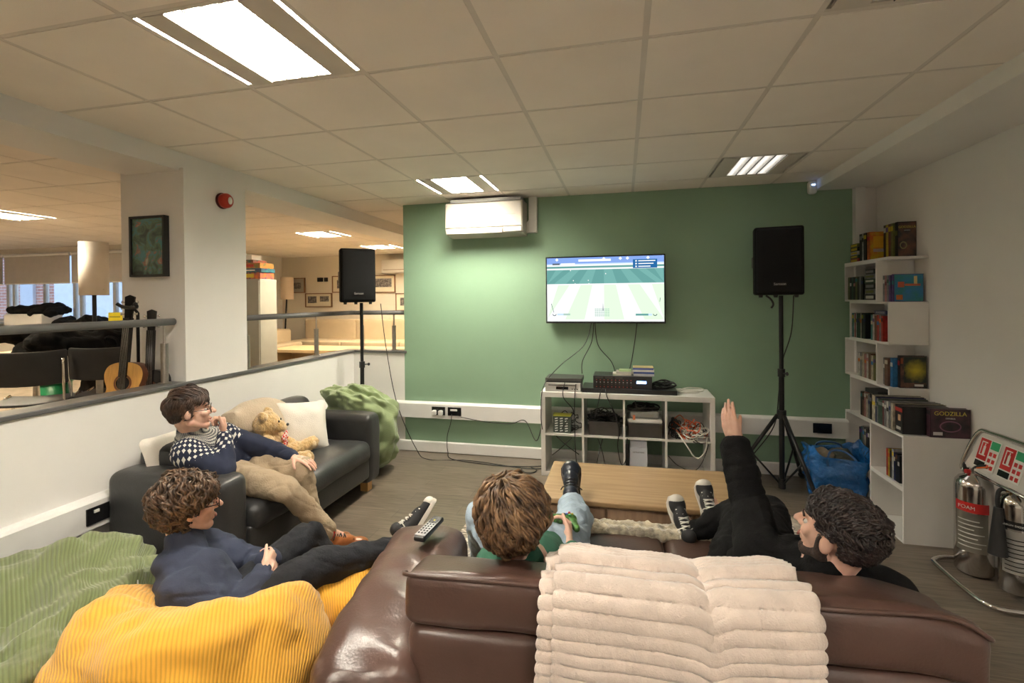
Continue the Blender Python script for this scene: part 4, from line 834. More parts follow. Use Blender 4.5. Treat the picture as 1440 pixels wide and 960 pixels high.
# level 4 (.925-1.235) type B
row(['white','grey','cream','pink','white','brown','cream','olive'],4.48,.939,1.87,.15,([.19,.195,.20],[.036,.03,.04]),'on the middle shelf of the bookcase',g)
# on step z .925 : box sets
def boxset(y0,y1,z,h,x,d,c,l,front,bnd,extra=()):
    t=book(x,y0,y1,z,h,d,c,l,'disc box sets on the bookcase steps','box set',bnd,front)
    for lo,hi,cc in extra: MB().bb(lo,hi).build('cover_patch',mat('p%s'%str(cc),cc,.5),t)
    return t
boxset(4.10,4.15,.926,.20,1.90,.14,'grey','pale grey box set at the back of the lower bookcase step',None,'white'); boxset(4.055,4.10,.926,.205,1.885,.15,'brown','brown pictured box set left of the blue one',None,'cream'); boxset(4.02,4.053,.926,.21,1.90,.15,'blue','bright blue and white box set on the bookcase step',None,'white')
t=boxset(3.99,4.018,.926,.232,1.93,.165,'black','large dark box set with a yellow green glow on its cover',('black','glow'),'red',(((2.02,3.9876,.94),(2.075,3.9888,.955),(.65,.63,.58)),((1.935,3.9876,1.10),(1.95,3.9888,1.14),(.3,.06,.02))))
def glow():
    m=mat('cover_glow',(.3,.3,.02),.4); nt=m.node_tree; b_=nt.nodes['Principled BSDF']; g_=N(nt,'NewGeometry'); su=N(nt,'VectorMath',operation='SUBTRACT'); nt.links.new(g_.outputs['Position'],su.inputs[0]); su.inputs[1].default_value=(2.03,3.988,1.055); le=N(nt,'VectorMath',operation='LENGTH'); nt.links.new(su.outputs[0],le.inputs[0]); no=N(nt,'TexNoise'); no.inputs['Scale'].default_value=30; nt.links.new(g_.outputs['Position'],no.inputs[0])
    ad=math_(nt,'ADD',le.outputs['Value'],math_(nt,'MULTIPLY',no.outputs[0],.05)); rp=N(nt,'ValToRGB'); rp.color_ramp.elements[0].position=.03; rp.color_ramp.elements[0].color=(.50,.40,.02,1); rp.color_ramp.elements[1].position=.11; rp.color_ramp.elements[1].color=(.012,.02,.012,1); nt.links.new(ad,rp.inputs[0]); nt.links.new(rp.outputs[0],b_.inputs['Base Color']); return m
MB().bb((1.955,3.9872,.965),(2.09,3.9886,1.15)).build('cover_picture',glow(),t)
# level 3 (.615-.925) type A
row(['black','brown','pink','cream','grey','black'],4.43,.63,1.866,.15,([.19,.185,.2],[.03]),'on the second shelf up of the bookcase',g)
t=thing('case','black case lying on the books of the second shelf up','case',(1.95,4.24,.832)); MB().bb((1.87,4.16,.832),(2.05,4.36,.862)).build('case',m_dev,t)
# level 2 (.31-.615) type B
row(['black','teal','grey','cream','black','black'],4.46,.325,1.868,.15,([.2,.21,.22],[.028]),'on the lowest visible shelf behind the blue bag',g)
# on cubes top z .69: disc box sets, in a row along the front, tops visible
zc=.691; y=3.97
sets=[('cream','yellow','cream box set with a golden picture, leftmost in the row on the white cubes',.045,.185),('navy','grey','navy spined case next to the cream box set on the white cubes',.022,.18),('grey','dark green','grey case with a green back, third in the row on the white cubes',.02,.175),('dark green','grey','wide dark green case in the row on the white cubes',.055,.17),('maroon','white','maroon spined case in the row on the white cubes',.024,.17),('grey','white','first pale grey case right of the maroon one on the white cubes',.03,.178),('white','black','white case with a black picture in the row on the white cubes',.026,.18),('grey','navy','second pale grey case, just left of the ivory one on the white cubes',.03,.18),('cream','cream','ivory case left of the dark labelled case on the white cubes',.03,.18)]
for c,bnd,l,w_,h in sets: boxset(y-w_,y-.001,zc,h,1.745,.30,c,l,None,bnd); y-=w_
boxset(3.60,y-.002,zc,.178,1.755,.28,'black','dark case with red and white labels right of the ivory case',None,'red',(((1.754,3.62,zc+.02),(1.755,3.67,zc+.04),(.6,.58,.55)),((1.754,3.62,zc+.08),(1.755,3.65,zc+.12),(.55,.35,.2))))
t=boxset(3.555,3.597,zc,.182,1.885,.215,'plum','dark box with yellow lettering facing out at the right end of the white cubes',('plum','black'),'black',(((1.90,3.5526,zc+.015),(1.95,3.5538,zc+.035),(.65,.62,.6)),))
text_part('GODZILLA',.036,frame((1.992,3.5525,zc+.152),(1,0,0),(0,0,1)),m_yl,t); text_part('OMNIBUS',.012,frame((1.992,3.5525,zc+.122),(1,0,0),(0,0,1)),mat('print_white',(.7,.7,.68),.5),t)
b=MB(); b.tube([(1.992+.055*math.cos(a),3.553,zc+.072+.032*math.sin(a)) for a in [2*PI*k/24 for k in range(24)]],.0035,5,closed=True); b.build('cover_swirl',mat('swirl',(.25,.10,.16),.5),t)
row(['red','yellow','black','white','navy','black','black'],3.79,.36,1.75,.16,([.185,.19,.18,.2],[.024,.02,.026]),'in the upper white cube','disc cases in the upper cube','disc case','from the back')
# ================================================================ blue tarpaulin bag
BG=thing('blue_bag','large blue woven plastic shopping bag full of things on the floor by the bookcase','bag',(1.62,4.27,0),rad(-8))
def m_tarp():
    m=mat('blue_tarpaulin',(.012,.115,.36),.22,var=.25,vscale=9,bump=.9,bscale=16,dist=.03,coat=.3); return m
b=MB(BG); nu,nv=96,22; vs=[]
for j in range(nv+1):
    v=j/nv
    for i in range(nu):
        a=2*PI*i/nu; c,s_=math.cos(a),math.sin(a); e=.32; x=.20*(abs(c)**e)*(1 if c>0 else -1); yv=.19*(abs(s_)**e)*(1 if s_>0 else -1)
        k=.88+.16*v; z=.385*v*(1+.12*math.sin(2*a+.6)*v+.10*noise.noise(V((c*2,s_*2,3)))*v)
        n_=.028*noise.noise(V((x*9,yv*9,v*4)))+.012*noise.noise(V((x*25,yv*25,v*12)))
        vs.append((x*k*(1+n_*5*.3)+n_*c,yv*k+n_*s_,z))
fs=[(j*nu+i,j*nu+(i+1)%nu,(j+1)*nu+(i+1)%nu,(j+1)*nu+i) for j in range(nv) for i in range(nu)]+[tuple(range(nu-1,-1,-1))]
b.add(vs,fs,True); o=b.build('body',m_tarp(),BG); sm=o.modifiers.new('s','SOLIDIFY'); sm.thickness=.004
for sy in(-1,1):
    b=MB(BG); b.tube([(-.09,sy*.19,.30),(-.09,sy*.185,.36),(-.05,sy*.13,.40),(.03,sy*.12,.40),(.09,sy*.185,.36),(.09,sy*.19,.30)],.008,5,curve=5); b.build('handle',mat('strap_blue',(.02,.08,.22),.5),BG)
for k,(p,r_,c,l) in enumerate(((( 1.54,4.28,.31),(.09,.10,.07),(.20,.16,.11),'bundle of brown cloth in the blue bag'),((1.67,4.25,.32),(.08,.10,.06),(.05,.055,.04),'bundle of dark cloth in the blue bag'),((1.68,4.36,.31),(.08,.07,.05),(.25,.23,.18),'bundle of pale cloth at the back of the blue bag'))):
    b=MB(); b.ell(p,r_); tag(b.blob('cloth_bundle',mat('cloth%d'%k,c,.9,var=.3,vscale=20,bump=.5),None,.01,2,fuzz(.02,18)),l,'cloth')
# ================================================================ fire extinguishers on chrome stand
ES=thing('extinguisher_stand','chrome tube stand with a tilted sign board beside the right wall','extinguisher stand',(1.93,3.08,0))
b=MB(); b.tube([(2.06,3.36,.02),(1.90,3.385,.02),(1.79,3.34,.02),(1.765,3.26,.02),(1.765,2.98,.02),(1.80,2.88,.02),(1.90,2.86,.02),(2.07,2.86,.02)],.013,8,curve=6); b.build('base_loop',m_chrome,ES)
b=MB(); b.tube([(2.05,3.34,.02),(2.05,3.34,.50),(1.96,3.355,.545),(1.94,3.35,.60),(1.985,3.30,.79),(2.0,3.20,.815),(2.0,2.82,.815),(1.985,2.74,.79),(1.94,2.72,.60),(1.96,2.72,.56),(2.05,2.72,.5),(2.05,2.72,.02)],.013,8,curve=5); b.build('upright_frame',m_chrome,ES)
b=MB(); b.tube([(1.94,3.34,.575),(1.94,2.72,.575)],.009,8); b.build('cross_bar',m_chrome,ES)
bp=MB(); bp.add([(1.935,3.335,.59),(1.935,2.73,.59),(1.992,2.75,.80),(1.992,3.27,.80),(1.943,3.335,.587),(1.943,2.73,.587),(2.0,2.75,.797),(2.0,3.27,.797)],[(0,1,2,3),(7,6,5,4),(0,4,5,1),(1,5,6,2),(2,6,7,3),(3,7,4,0)]); bp.build('sign_board',mat('board_white',(.62,.60,.56),.4),ES)
FS=frame((1.933,3.335,.59),(0,-1,0),(.057,0,.21)); FS=FS@Matrix.Translation((0,0,.0015)); L_=.23
def sgn(u0,v0,u1,v1,m,name='safety_sign',label=None):
    b=MB(None,FS); b.bb((u0,v0,0),(u1,v1,.0012)); return b.build(name,m,ES,**({'label':label} if label else {}))
m_sr=mat('sign_red',(.55,.02,.02),.4); m_sw=mat('sign_white',(.72,.72,.68),.4); m_sg=mat('sign_green',(.03,.35,.15),.4)
for k,ox in enumerate((.07,.245)):
    sgn(ox,.03,ox+.15,.20,m_sw,'safety_sign',['white and red safety notice, left of two','white and red safety notice, right of two'][k])
    b=MB(None,FS); b.use(m_sr); b.bb((ox+.004,.075,.0012),(ox+.078,.195,.002)); b.use(m_sw)
    b.bb((ox+.018,.10,.002),(ox+.024,.18,.0026)); b.bb((ox+.018,.174,.002),(ox+.060,.18,.0026)); b.bb((ox+.038,.10,.002),(ox+.054,.155,.0026)); b.bb((ox+.043,.155,.002),(ox+.049,.17,.0026)); b.bb((ox+.018,.10,.002),(ox+.065,.106,.0026)); b.build('pictogram',None,ES)
    b=MB(None,FS); b.use(m_sg if True else 0); b.bb((ox+.085,.15,.0012),(ox+.145,.195,.002)); b.use(m_sr); 
    for r in range(3):
        for c in range(2): b.bb((ox+.088+.03*c,.04+.036*r,.0012),(ox+.108+.03*c,.062+.036*r,.002))
    b.use(m_dk); b.bb((ox+.004,.035,.0012),(ox+.078,.068,.002)); b.build('symbols',None,ES)
m_ss=mat('polished_steel',(.62,.60,.58),.16,1,var=.08,vscale=6)
def exting(loc,r,h,label,band,horn=False):
    t=thing('fire_extinguisher',label,'fire extinguisher',loc); b=MB(t)
    b.lathe([(0,.0),(r*.9,0),(r,.012),(r,h*.90),(r*.95,h*.95),(r*.78,h*.99),(r*.40,h*1.015),(r*.30,h*1.04),(0,h*1.04)],n=36); b.build('cylinder',m_ss,t)
    MB(t).cyl((0,0,h*1.02),(0,0,h*1.09),.022).build('valve',m_chrome,t)
    b=MB(t); b.tube([(0,.0,h*1.08),(.0,-.03,h*1.12),(0,-.10,h*1.17)],.010,6); b.tube([(0,.01,h*1.06),(0,-.05,h*1.08),(0,-.11,h*1.08)],.009,6); b.build('handle',m_black,t)
    MB(t).box((0,-.085,h*1.145),(.028,.09,.006),Matrix.Rotation(rad(-22),3,'X')).build('lever_label',mat('orange_plastic',(.75,.16,.03),.4),t)
    MB(t).cyl((-.022,0,h*1.05),(-.04,0,h*1.05),.012).build('gauge',m_sr if not horn else mat('brass_knob',(.35,.22,.08),.35,.8),t)
    def arc(z0,z1,a0,a1,m,name,k=1.006,lab=None):
        b=MB(t); n=24; b.add([(r*k*math.cos(a0+(a1-a0)*i/n),r*k*math.sin(a0+(a1-a0)*i/n),z) for z in(z0,z1) for i in range(n+1)],[(i,i+1,n+2+i,n+1+i) for i in range(n)],True); b.build(name,m,t,**({'label':lab} if lab else {}))
    A0,A1=rad(185),rad(290)
    if band=='red':
        arc(h*.66,h*.76,rad(180),rad(285),m_sr,'band',1.008,'red band'); arc(h*.25,h*.655,rad(183),rad(282),mat('label_grey',(.32,.30,.26),.3,.8),'label_plate')
        for i in range(7): arc(h*(.30+.045*i),h*(.31+.045*i),rad(190),rad(190+[70,85,60,80,50,75,65][i]),m_sw,'printed_line',1.011)
        T_=frame(V(loc)+V((-.0915*math.sin(rad(50)),-.0915*math.cos(rad(50)),h*.71)),V((math.cos(rad(50)),-math.sin(rad(50)),0)),(0,0,1)); text_part('FOAM',.028,T_,m_sw,t)
    else:
        arc(h*.68,h*.76,rad(185),rad(330),m_dk,'band',1.008,'black band'); arc(h*.22,h*.66,rad(190),rad(325),mat('label_grey2',(.50,.49,.47),.35,.7),'label_plate')
        for i in range(8): arc(h*(.25+.045*i),h*(.26+.045*i),rad(200),rad(200+[95,110,80,100,70,105,90,100][i]),m_dk,'printed_line',1.011)
        nn=V((-math.sin(rad(38)),-math.cos(rad(38)),0)); T_=frame(V(loc)+nn*r*1.02+V((0,0,h*.72)),V((math.cos(rad(38)),-math.sin(rad(38)),0)),(0,0,1)); text_part('CARBON DIOXIDE',.013,T_,m_sw,t)
    if horn:
        b=MB(t); b.cyl((-.09,-.02,h*.38),(-.075,-.0,h*.86),.040,.018,n=20); b.build('horn',m_black,t); b=MB(t); b.tube([(-.02,0,h*1.05),(-.06,.01,h*1.04),(-.078,.0,h*.95),(-.075,0,h*.84)],.010,8,curve=5); b.build('hose',m_black,t)
    else:
        b=MB(t); b.tube([(-.03,.02,h*1.06),(.0,.075,h*1.08),(.04,.105,h*.96),(.05,.105,h*.6),(.05,.10,h*.3)],.009,8,curve=6); b.build('hose',m_black,t)
    return t
exting((1.945,3.27,.005),.086,.545,'steel fire extinguisher with a red band, the left of two on the stand','red')
exting((1.985,3.03,.04),.066,.50,'steel fire extinguisher with a black horn, the right of two on the stand','black',True)
# ================================================================ on the pillar
AL=thing('fire_alarm','round red fire alarm sounder on the right face of the white pillar','fire alarm',(-2.86,2.955,2.33)); RX=Matrix.Rotation(rad(90),3,'Y')
MB().lathe([(0,0),(.058,0),(.058,.012),(.052,.016)],(-2.867,2.955,2.33),28,RX).build('back_box',mat('alarm_dark',(.10,.01,.01),.4),AL)
MB().lathe([(.050,.014),(.054,.03),(.052,.05),(.045,.06),(0,.062)],(-2.867,2.955,2.33),28,RX).build('sounder',mat('alarm_red',(.42,.025,.012),.35),AL)
MB().lathe([(0,.062),(.03,.062),(.03,.066),(0,.067)],(-2.867,2.965,2.33),20,RX,.9,.6).build('label_disc',m_sw,AL)
PF=thing('framed_picture','dark framed picture on the front face of the white pillar','picture',(-3.14,2.62,1.95))
def picmat():
    m=mat('picture_abstract',(.1,.2,.12),.35); nt=m.node_tree; b=nt.nodes['Principled BSDF']; tc=N(nt,'TexCoord'); n=N(nt,'TexNoise'); n.inputs['Scale'].default_value=11; n.inputs['Detail'].default_value=5; n.inputs['Distortion'].default_value=1.2; nt.links.new(tc.outputs['Object'],n.inputs[0]); r=N(nt,'ValToRGB'); cr=r.color_ramp
    cr.elements[0].position=.30; cr.elements[0].color=(.01,.012,.012,1); cr.elements[1].position=.7; cr.elements[1].color=(.42,.40,.30,1)
    for p,c in((.42,(.05,.09,.06,1)),(.50,(.10,.16,.10,1)),(.55,(.05,.22,.24,1)),(.60,(.30,.10,.07,1))): e=cr.elements.new(p); e.color=c
    nt.links.new(n.outputs[0],r.inputs[0]); nt.links.new(r.outputs[0],b.inputs['Base Color']); return m
b=MB()
for lo,hi in(((-3.285,2.600,1.765),(-3.27,2.64,2.175)),((-3.005,2.600,1.765),(-2.99,2.64,2.175)),((-3.27,2.600,1.765),(-3.005,2.64,1.78)),((-3.27,2.600,2.16),(-3.005,2.64,2.175))): b.bb(lo,hi)
b.build('frame',m_black,PF); MB().bb((-3.27,2.612,1.78),(-3.005,2.63,2.16)).build('picture',picmat(),PF)
# small signs etc on the half-wall beam end : guitar
m_chair0=mat('bench_dark',(.03,.025,.02),.5); m_spr=mat('spruce',(.66,.36,.10),.28,var=.12,vscale=14,coat=.5,stretch=(6,1,1)); m_gside=mat('guitar_side',(.16,.06,.03),.3); m_gblk=mat('gloss_black',(.012,.012,.013),.15)
def guitar(loc,rz,lean,label,top,side,sc_=.9):
    t=thing('guitar',label,'guitar',loc,rz); M=Matrix.Rotation(rad(lean),4,'X')@Matrix.Scale(sc_,4)
    half=[(0,0),(.10,.005),(.165,.05),(.185,.12),(.17,.19),(.125,.245),(.118,.285),(.135,.335),(.14,.39),(.115,.44),(.06,.465),(0,.47)]
    P=smooth_path([V((x,y,0)) for x,y in half],4); out=[(p.x,p.y) for p in P]+[(-p.x,p.y) for p in reversed(P[1:-1])]
    F=Matrix(((1,0,0,0),(0,0,1,0),(0,1,0,0),(0,0,0,1)))
    b=MB(t,M); b.prism(out,.095,F@Matrix.Translation((0,0,.0))); b.build('body',side,t,bevel=.003)
    b=MB(t,M); b.prism([(x*.995,.002+y*.993) for x,y in out],.003,F@Matrix.Translation((0,0,-.0032))); b.build('top_board',top,t)
    b=MB(t,M); b.lathe([(0,0),(.05,0)],(0,-.0040,.315),24,Matrix.Rotation(rad(90),3,'X')); b.build('sound_hole',m_dk,t)
    b=MB(t,M); b.lathe([(.052,0),(.066,0)],(0,-.0042,.315),24,Matrix.Rotation(rad(90),3,'X')); b.build('rosette',m_gside,t)
    b=MB(t,M); b.bb((-.028,-.016,.36),(.028,-.003,.80)); b.bb((-.025,-.003,.46),(.025,.022,.80)); b.build('neck',m_gblk,t)
    b=MB(t,M); b.prism([(-.026,.80),(.026,.80),(.036,.96),(.0,.975),(-.036,.96)],.016,F@Matrix.Translation((0,0,-.004))); b.build('headstock',m_gblk,t)
    b=MB(t,M); b.bb((-.085,-.014,.125),(.085,-.003,.15)); b.build('bridge',m_gside,t)
    for k in range(6):
        b=MB(t,M); s_=-1 if k<3 else 1; z=.83+.045*(k%3); b.cyl((s_*.03,.004,z),(s_*.052,.004,z),.004,n=6); b.ell((s_*.058,.004,z),(.008,.006,.011),n=8,m=6); b.build('tuning_peg',m_chrome,t)
    b=MB(t,M)
    for k in range(6): x=-.02+.008*k; b.tube([(x*1.3,-.018,.14),(x,-.018,.80)],.0007,4)
    b.build('strings',m_steel,t)
    return t
guitar((-3.18,2.44,.79),rad(14),-7,'small guitar with a golden top standing in front of the pillar behind the railing',m_spr,m_gside,.88)
guitar((-3.075,2.545,.765),rad(20),-4,'black guitar mostly hidden behind the golden topped guitar',m_gblk,m_gblk,.80)
bn=thing('bench','low dark bench under the two guitars behind the railing','bench',(-3.15,2.48,.36)); MB().bb((-3.5,2.28,.73),(-3.0,2.62,.755)).build('seat',m_chair0,bn)
for x_ in(-3.48,-3.05):
    for y_ in(2.30,2.57): MB().bb((x_,y_,.36),(x_+.03,y_+.03,.73)).build('leg',m_chair0,bn)
gs=thing('guitar_stand','black guitar stand with padded arms holding the golden topped guitar','guitar stand',(-3.18,2.55,.76)); b=MB(gs)
b.tube([(0,.02,.0),(0,.02,.76),(0,-.02,.81)],.010,6); b.build('pole',m_blackm,gs); b=MB(gs); b.tube([(-.075,-.06,.825),(-.05,-.03,.80),(.05,-.03,.80),(.075,-.06,.825)],.012,6,curve=4); b.build('neck_yoke',m_black,gs)
b=MB(gs); 
for a in(0,120,240): b.tube([(0,.02,.12),(.22*math.sin(rad(a)),.02-.22*math.cos(rad(a)),.012)],.009,6)
b.build('legs',m_blackm,gs); b=MB(gs); b.tube([(-.10,-.16,.06),(-.09,.0,.035),(.09,.0,.035),(.10,-.16,.06)],.010,6); b.build('cradle',m_black,gs)
# ================================================================ raised room behind the railing
FZ=.36
fl_=thing('floor_lamp','floor lamp with a tall white drum shade and dark pole behind the railing','floor lamp',(-6.36,4.60,FZ)); b=MB(fl_)
b.lathe([(.145,1.33),(.145,1.98)],n=32); o=b.build('lamp_shade',mat('shade_fabric',(.62,.58,.54),.8,var=.03),fl_); o.modifiers.new('s','SOLIDIFY').thickness=.004
MB(fl_).cyl((0,0,.02),(0,0,1.65),.022).build('pole',m_blackm,fl_); MB(fl_).cyl((0,0,0),(0,0,.025),.15,n=28).build('base',m_blackm,fl_); MB(fl_).tube([(-.16,0,1.40),(.16,0,1.40)],.004,6).build('shade_ring',m_steel,fl_)
m_chair=mat('black_chair_shell',(.018,.018,.02),.45,var=.2)
def chair(loc,rz,label):
    t=thing('stacking_chair',label,'chair',loc,rz,'black chairs behind the railing'); b=MB(t)
    b.rbox((0,0,.455),(.46,.44,.02),.009,seg=2,fn=lambda p:p+V((0,0,-.015*(1-(p.x/.23)**2)))); b.build('seat',m_chair,t)
    b=MB(t); b.rbox((0,.225,.72),(.48,.022,.27),.01,seg=2,fn=lambda p:p+V((0,-.05*(p.x/.24)**2+.03*(p.z/.13)*.5,.012*(p.x/.24)**2))); b.build('backrest',m_chair,t)
    for s_ in(-1,1):
        b=MB(t); b.tube([(s_*.23,-.22,0),(s_*.22,-.20,.44),(s_*.22,.0,.445),(s_*.22,.18,.44)],.0105,6,curve=3); b.build('leg',m_chrome,t); b=MB(t); b.tube([(s_*.24,.26,0),(s_*.22,.19,.44),(s_*.225,.215,.62),(s_*.225,.225,.8)],.0105,6,curve=3); b.build('leg',m_chrome,t)
    return t
chair((-4.645,2.92,FZ),rad(-140),'black chair nearest the left edge of the photo behind the railing'); chair((-4.37,3.315,FZ),rad(-150),'black chair behind the railing left of the golden guitar')
tb=thing('table','pale wooden table heaped with black coats behind the railing','table',(-5.3,3.55,FZ)); m_tt=mat('table_maple',(.60,.42,.24),.4,var=.06,stretch=(1,8,1)); MB(tb).rbox((0,0,.725),(1.9,.75,.03),.008,seg=2).build('tabletop',m_tt,tb)
for x in(-.88,.88):
    for y_ in(-.32,.32): MB(tb).cyl((x,y_,0),(x,y_,.71),.025).build('leg',m_steel,tb)
m_coat=mat('black_cloth',(.004,.004,.0045),.9,var=.4,bump=.4,bscale=60,spec=.2)
def heap(c,d,label,sd,m,n=7,name='coat_heap',cat='coats',am=.035):
    rn=random.Random(sd); b=MB()
    for k in range(n): b.ell((c[0]+rn.uniform(-.5,.5)*d[0],c[1]+rn.uniform(-.5,.5)*d[1],c[2]+d[2]*rn.uniform(.25,.55)),(d[0]*.33,d[1]*.4,d[2]*rn.uniform(.3,.5)),Euler((rn.uniform(-.3,.3),rn.uniform(-.4,.4),rn.uniform(0,3))).to_matrix(),14,10)
    return tag(b.blob(name,m,None,.018,2,fuzz(am,8)),label,cat)
heap((-5.0,3.45,1.11),(1.3,.5,.26),'heap of black coats piled on the table behind the railing',3,m_coat,9)
heap((-4.55,3.40,1.02),(.36,.3,.28),'black bag with a strap slung over the chair left of the guitar',5,m_coat,5,'black_bag','bag')
b=MB(); b.tube([(-4.48,3.32,1.20),(-4.40,3.28,1.29),(-4.32,3.30,1.27),(-4.30,3.32,1.14)],.012,6,curve=5); tag(b.build('bag_strap',m_coat),'looped strap of the black bag left of the guitar','strap')
heap((-4.75,3.75,.38),(.62,.35,.72),'black guitar case standing on the floor left of the golden guitar',8,mat('case_cloth',(.008,.008,.009),.8,bump=.3),6,'guitar_case','guitar case',.02)
gbx=thing('green_crate','bright green crate on the floor under the heaped table','crate',(-5.32,3.5,FZ)); b=MB(gbx); b.lathe([(0,0),(.11,0),(.14,.5),(.135,.5),(.105,.01)],n=4); b.build('body',mat('crate_green',(.01,.22,.08),.4),gbx); b=MB(gbx); b.lathe([(.14,.47),(.155,.47),(.155,.50),(.14,.50)],n=4); b.build('rim',mat('crate_green',(.01,.22,.08),.4),gbx)
# things on the window sill
sill=thing('window_counter','long pale counter under the far window','counter',(-10.2,6.2,FZ)); MB().bb((-12.9,5.95,1.14),(-7.65,6.36,1.18)).build('worktop',m_trim,sill); MB().bb((-12.9,6.05,FZ),(-7.65,6.34,1.14)).build('front_panel',m_cream,sill)
bx1=thing('white_crate','white plastic crate of black things on the window counter','crate',(-9.9,6.15,1.18)); MB().bb((-10.3,6.0,1.18),(-9.45,6.33,1.42)).build('body',m_trim,bx1,bevel=.02)
heap((-9.9,6.15,1.40),(.8,.3,.22),'black cloth lying in the white crate on the window counter',12,m_coat,5,'cloth_bundle','cloth')
heap((-8.85,6.12,1.18),(.9,.3,.20),'black camera bag lying on the window counter right of the white crate',14,m_coat,5,'camera_bag','bag')
yb=thing('yellow_carton','bright yellow carton on the window counter beside the lamp pole','carton',(-7.95,6.2,1.18)); MB().bb((-8.15,6.1,1.18),(-7.82,6.3,1.44)).build('body',mat('carton_yellow',(.72,.60,.02),.5),yb,bevel=.006); MB().bb((-8.12,6.097,1.36),(-7.9,6.1,1.38)).build('opening',mat('carton_dark',(.3,.25,.02),.6),yb)
MB().rbox((-8.1,6.1,1.20),(.9,.25,.035),.015,nz=.01).build('t'); tag(bpy.data.objects['t'],'folded lilac cloth on the window counter in front of the yellow carton','cloth'); bpy.data.objects['t'].name='folded_cloth'; bpy.data.objects['folded_cloth'].data.materials.clear(); bpy.data.objects['folded_cloth'].data.materials.append(mat('lilac_cloth',(.45,.34,.50),.9,var=.1))
cl=thing('low_cabinet','cream low cabinet beside the pillar behind the railing','cabinet',(-6.2,5.6,FZ)); MB().bb((-7.0,5.4,FZ),(-5.35,5.8,1.16)).build('body',m_cream,cl,bevel=.004)
for k in range(3): MB().bb((-6.98+.54*k,5.388,FZ+.06),(-6.46+.54*k,5.40,1.12)).build('door',m_cream,cl,bevel=.003)
# grey tall cabinet with board games
gc=thing('tall_cabinet','tall grey cabinet with board games on top, right of the white pillar','cabinet',(-5.45,6.2,FZ)); m_gc=mat('cabinet_grey',(.32,.32,.29),.5,var=.03)
MB().bb((-6.2,6.05,FZ),(-5.22,6.40,1.93)).build('body',m_gc,gc,bevel=.005)
for s_ in(0,1): MB().bb((-6.19+.485*s_,6.035,FZ+.05),(-5.715+.485*s_,6.05,1.91)).build('door',m_gc,gc,bevel=.003)
for k,(c,c2,l,dx) in enumerate((('orange','navy','orange and blue board game box at the bottom on the tall grey cabinet',0),('navy','teal','dark blue board game box second up on the tall grey cabinet',.02),('olive','orange','green board game box with an orange title on the tall grey cabinet',.0),('dark green','red','slim dark green board game box near the top of the tall grey cabinet',-.12))):
    hz=[.10,.06,.08,.05][k]; z=1.932+sum([.10,.06,.08,.05][:k]); t=thing('board_game',l,'board game',(-5.4+dx,6.15,z),0,'board games on the tall cabinet'); MB().bb((-5.72+dx,6.08,z),(-5.24+dx,6.37,z+hz-.002)).build('box',cover('g'+c,PAL[c],PAL[c2],14),t,bevel=.003); MB().bb((-5.65+dx,6.077,z+.02),(-5.35+dx,6.08,z+hz-.022)).build('title_strip',mat('c_band%s'%str(PAL[['yellow','white','red','yellow'][k]]),PAL[['yellow','white','red','yellow'][k]],.5),t)
wbx=MB(); wbx.bb((-5.7,6.1,2.222),(-5.4,6.3,2.29)); tag(wbx.build('white_box',m_trim,bevel=.003),'small white box on top of the board games','box')
l2=thing('floor_lamp','slim floor lamp with a pale shade in the far corner beside the tall grey cabinet','floor lamp',(-7.0,8.9,FZ)); b=MB(l2); b.lathe([(.13,1.28),(.13,1.75)],n=24); b.build('lamp_shade',mat('shade_cream',(.70,.58,.46),.8),l2); MB(l2).tube([(-.10,0,0),(0,0,1.5)],.016,8).build('pole',m_blackm,l2); MB(l2).cyl((-.1,0,0),(-.1,0,.02),.13).build('base',m_blackm,l2)
# cream sofas along the far wall and table
m_cs=mat('cream_upholstery',(.62,.50,.34),.8,var=.05,vscale=4)
def fsofa(x0,x1,label,arm=None):
    t=thing('cream_sofa',label,'sofa',((x0+x1)/2,9.0,FZ),0,'cream sofas along the far wall')
    MB().rbox(((x0+x1)/2,9.05,FZ+.22),(x1-x0-.01,.8,.40),.04).build('seat',m_cs,t)
    MB().rbox(((x0+x1)/2,9.36,FZ+.55),(x1-x0-.01,.22,.58),.04).build('backrest',m_cs,t)
    return t
for k,(a,b_) in enumerate(((-6.85,-5.6),(-5.6,-4.3),(-4.3,-3.0),(-3.0,-2.4))): fsofa(a,b_,['cream sofa section at the left end of the far wall row','cream sofa section second from the left along the far wall','cream sofa section third from the left along the far wall','cream sofa section beside the edge of the green wall'][k])
t=thing('cream_armchair','cream sofa arm block facing the far table','armchair',(-7.0,8.2,FZ)); MB().rbox((-6.95,8.0,FZ+.34),(.5,1.3,.66),.05).build('body',m_cs,t); MB().rbox((-6.6,8.0,FZ+.22),(.4,1.2,.40),.05).build('seat',m_cs,t)
t=thing('wooden_table','long pale wooden table in front of the cream sofas','table',(-5.0,6.9,FZ)); m_tt2=mat('pale_wood',(.70,.50,.28),.4,var=.06)
MB().bb((-5.75,6.75,FZ+.40),(-3.3,7.5,FZ+.45)).build('tabletop',m_tt2,t,bevel=.004)
for x in(-5.72,-4.72,-3.38):
    MB().bb((x,6.78,FZ),(x+.06,7.45,FZ+.40)).build('leg_panel',m_tt2,t)
MB().bb((-5.66,7.3,FZ+.05),(-3.4,7.34,FZ+.40)).build('back_panel',m_tt2,t)
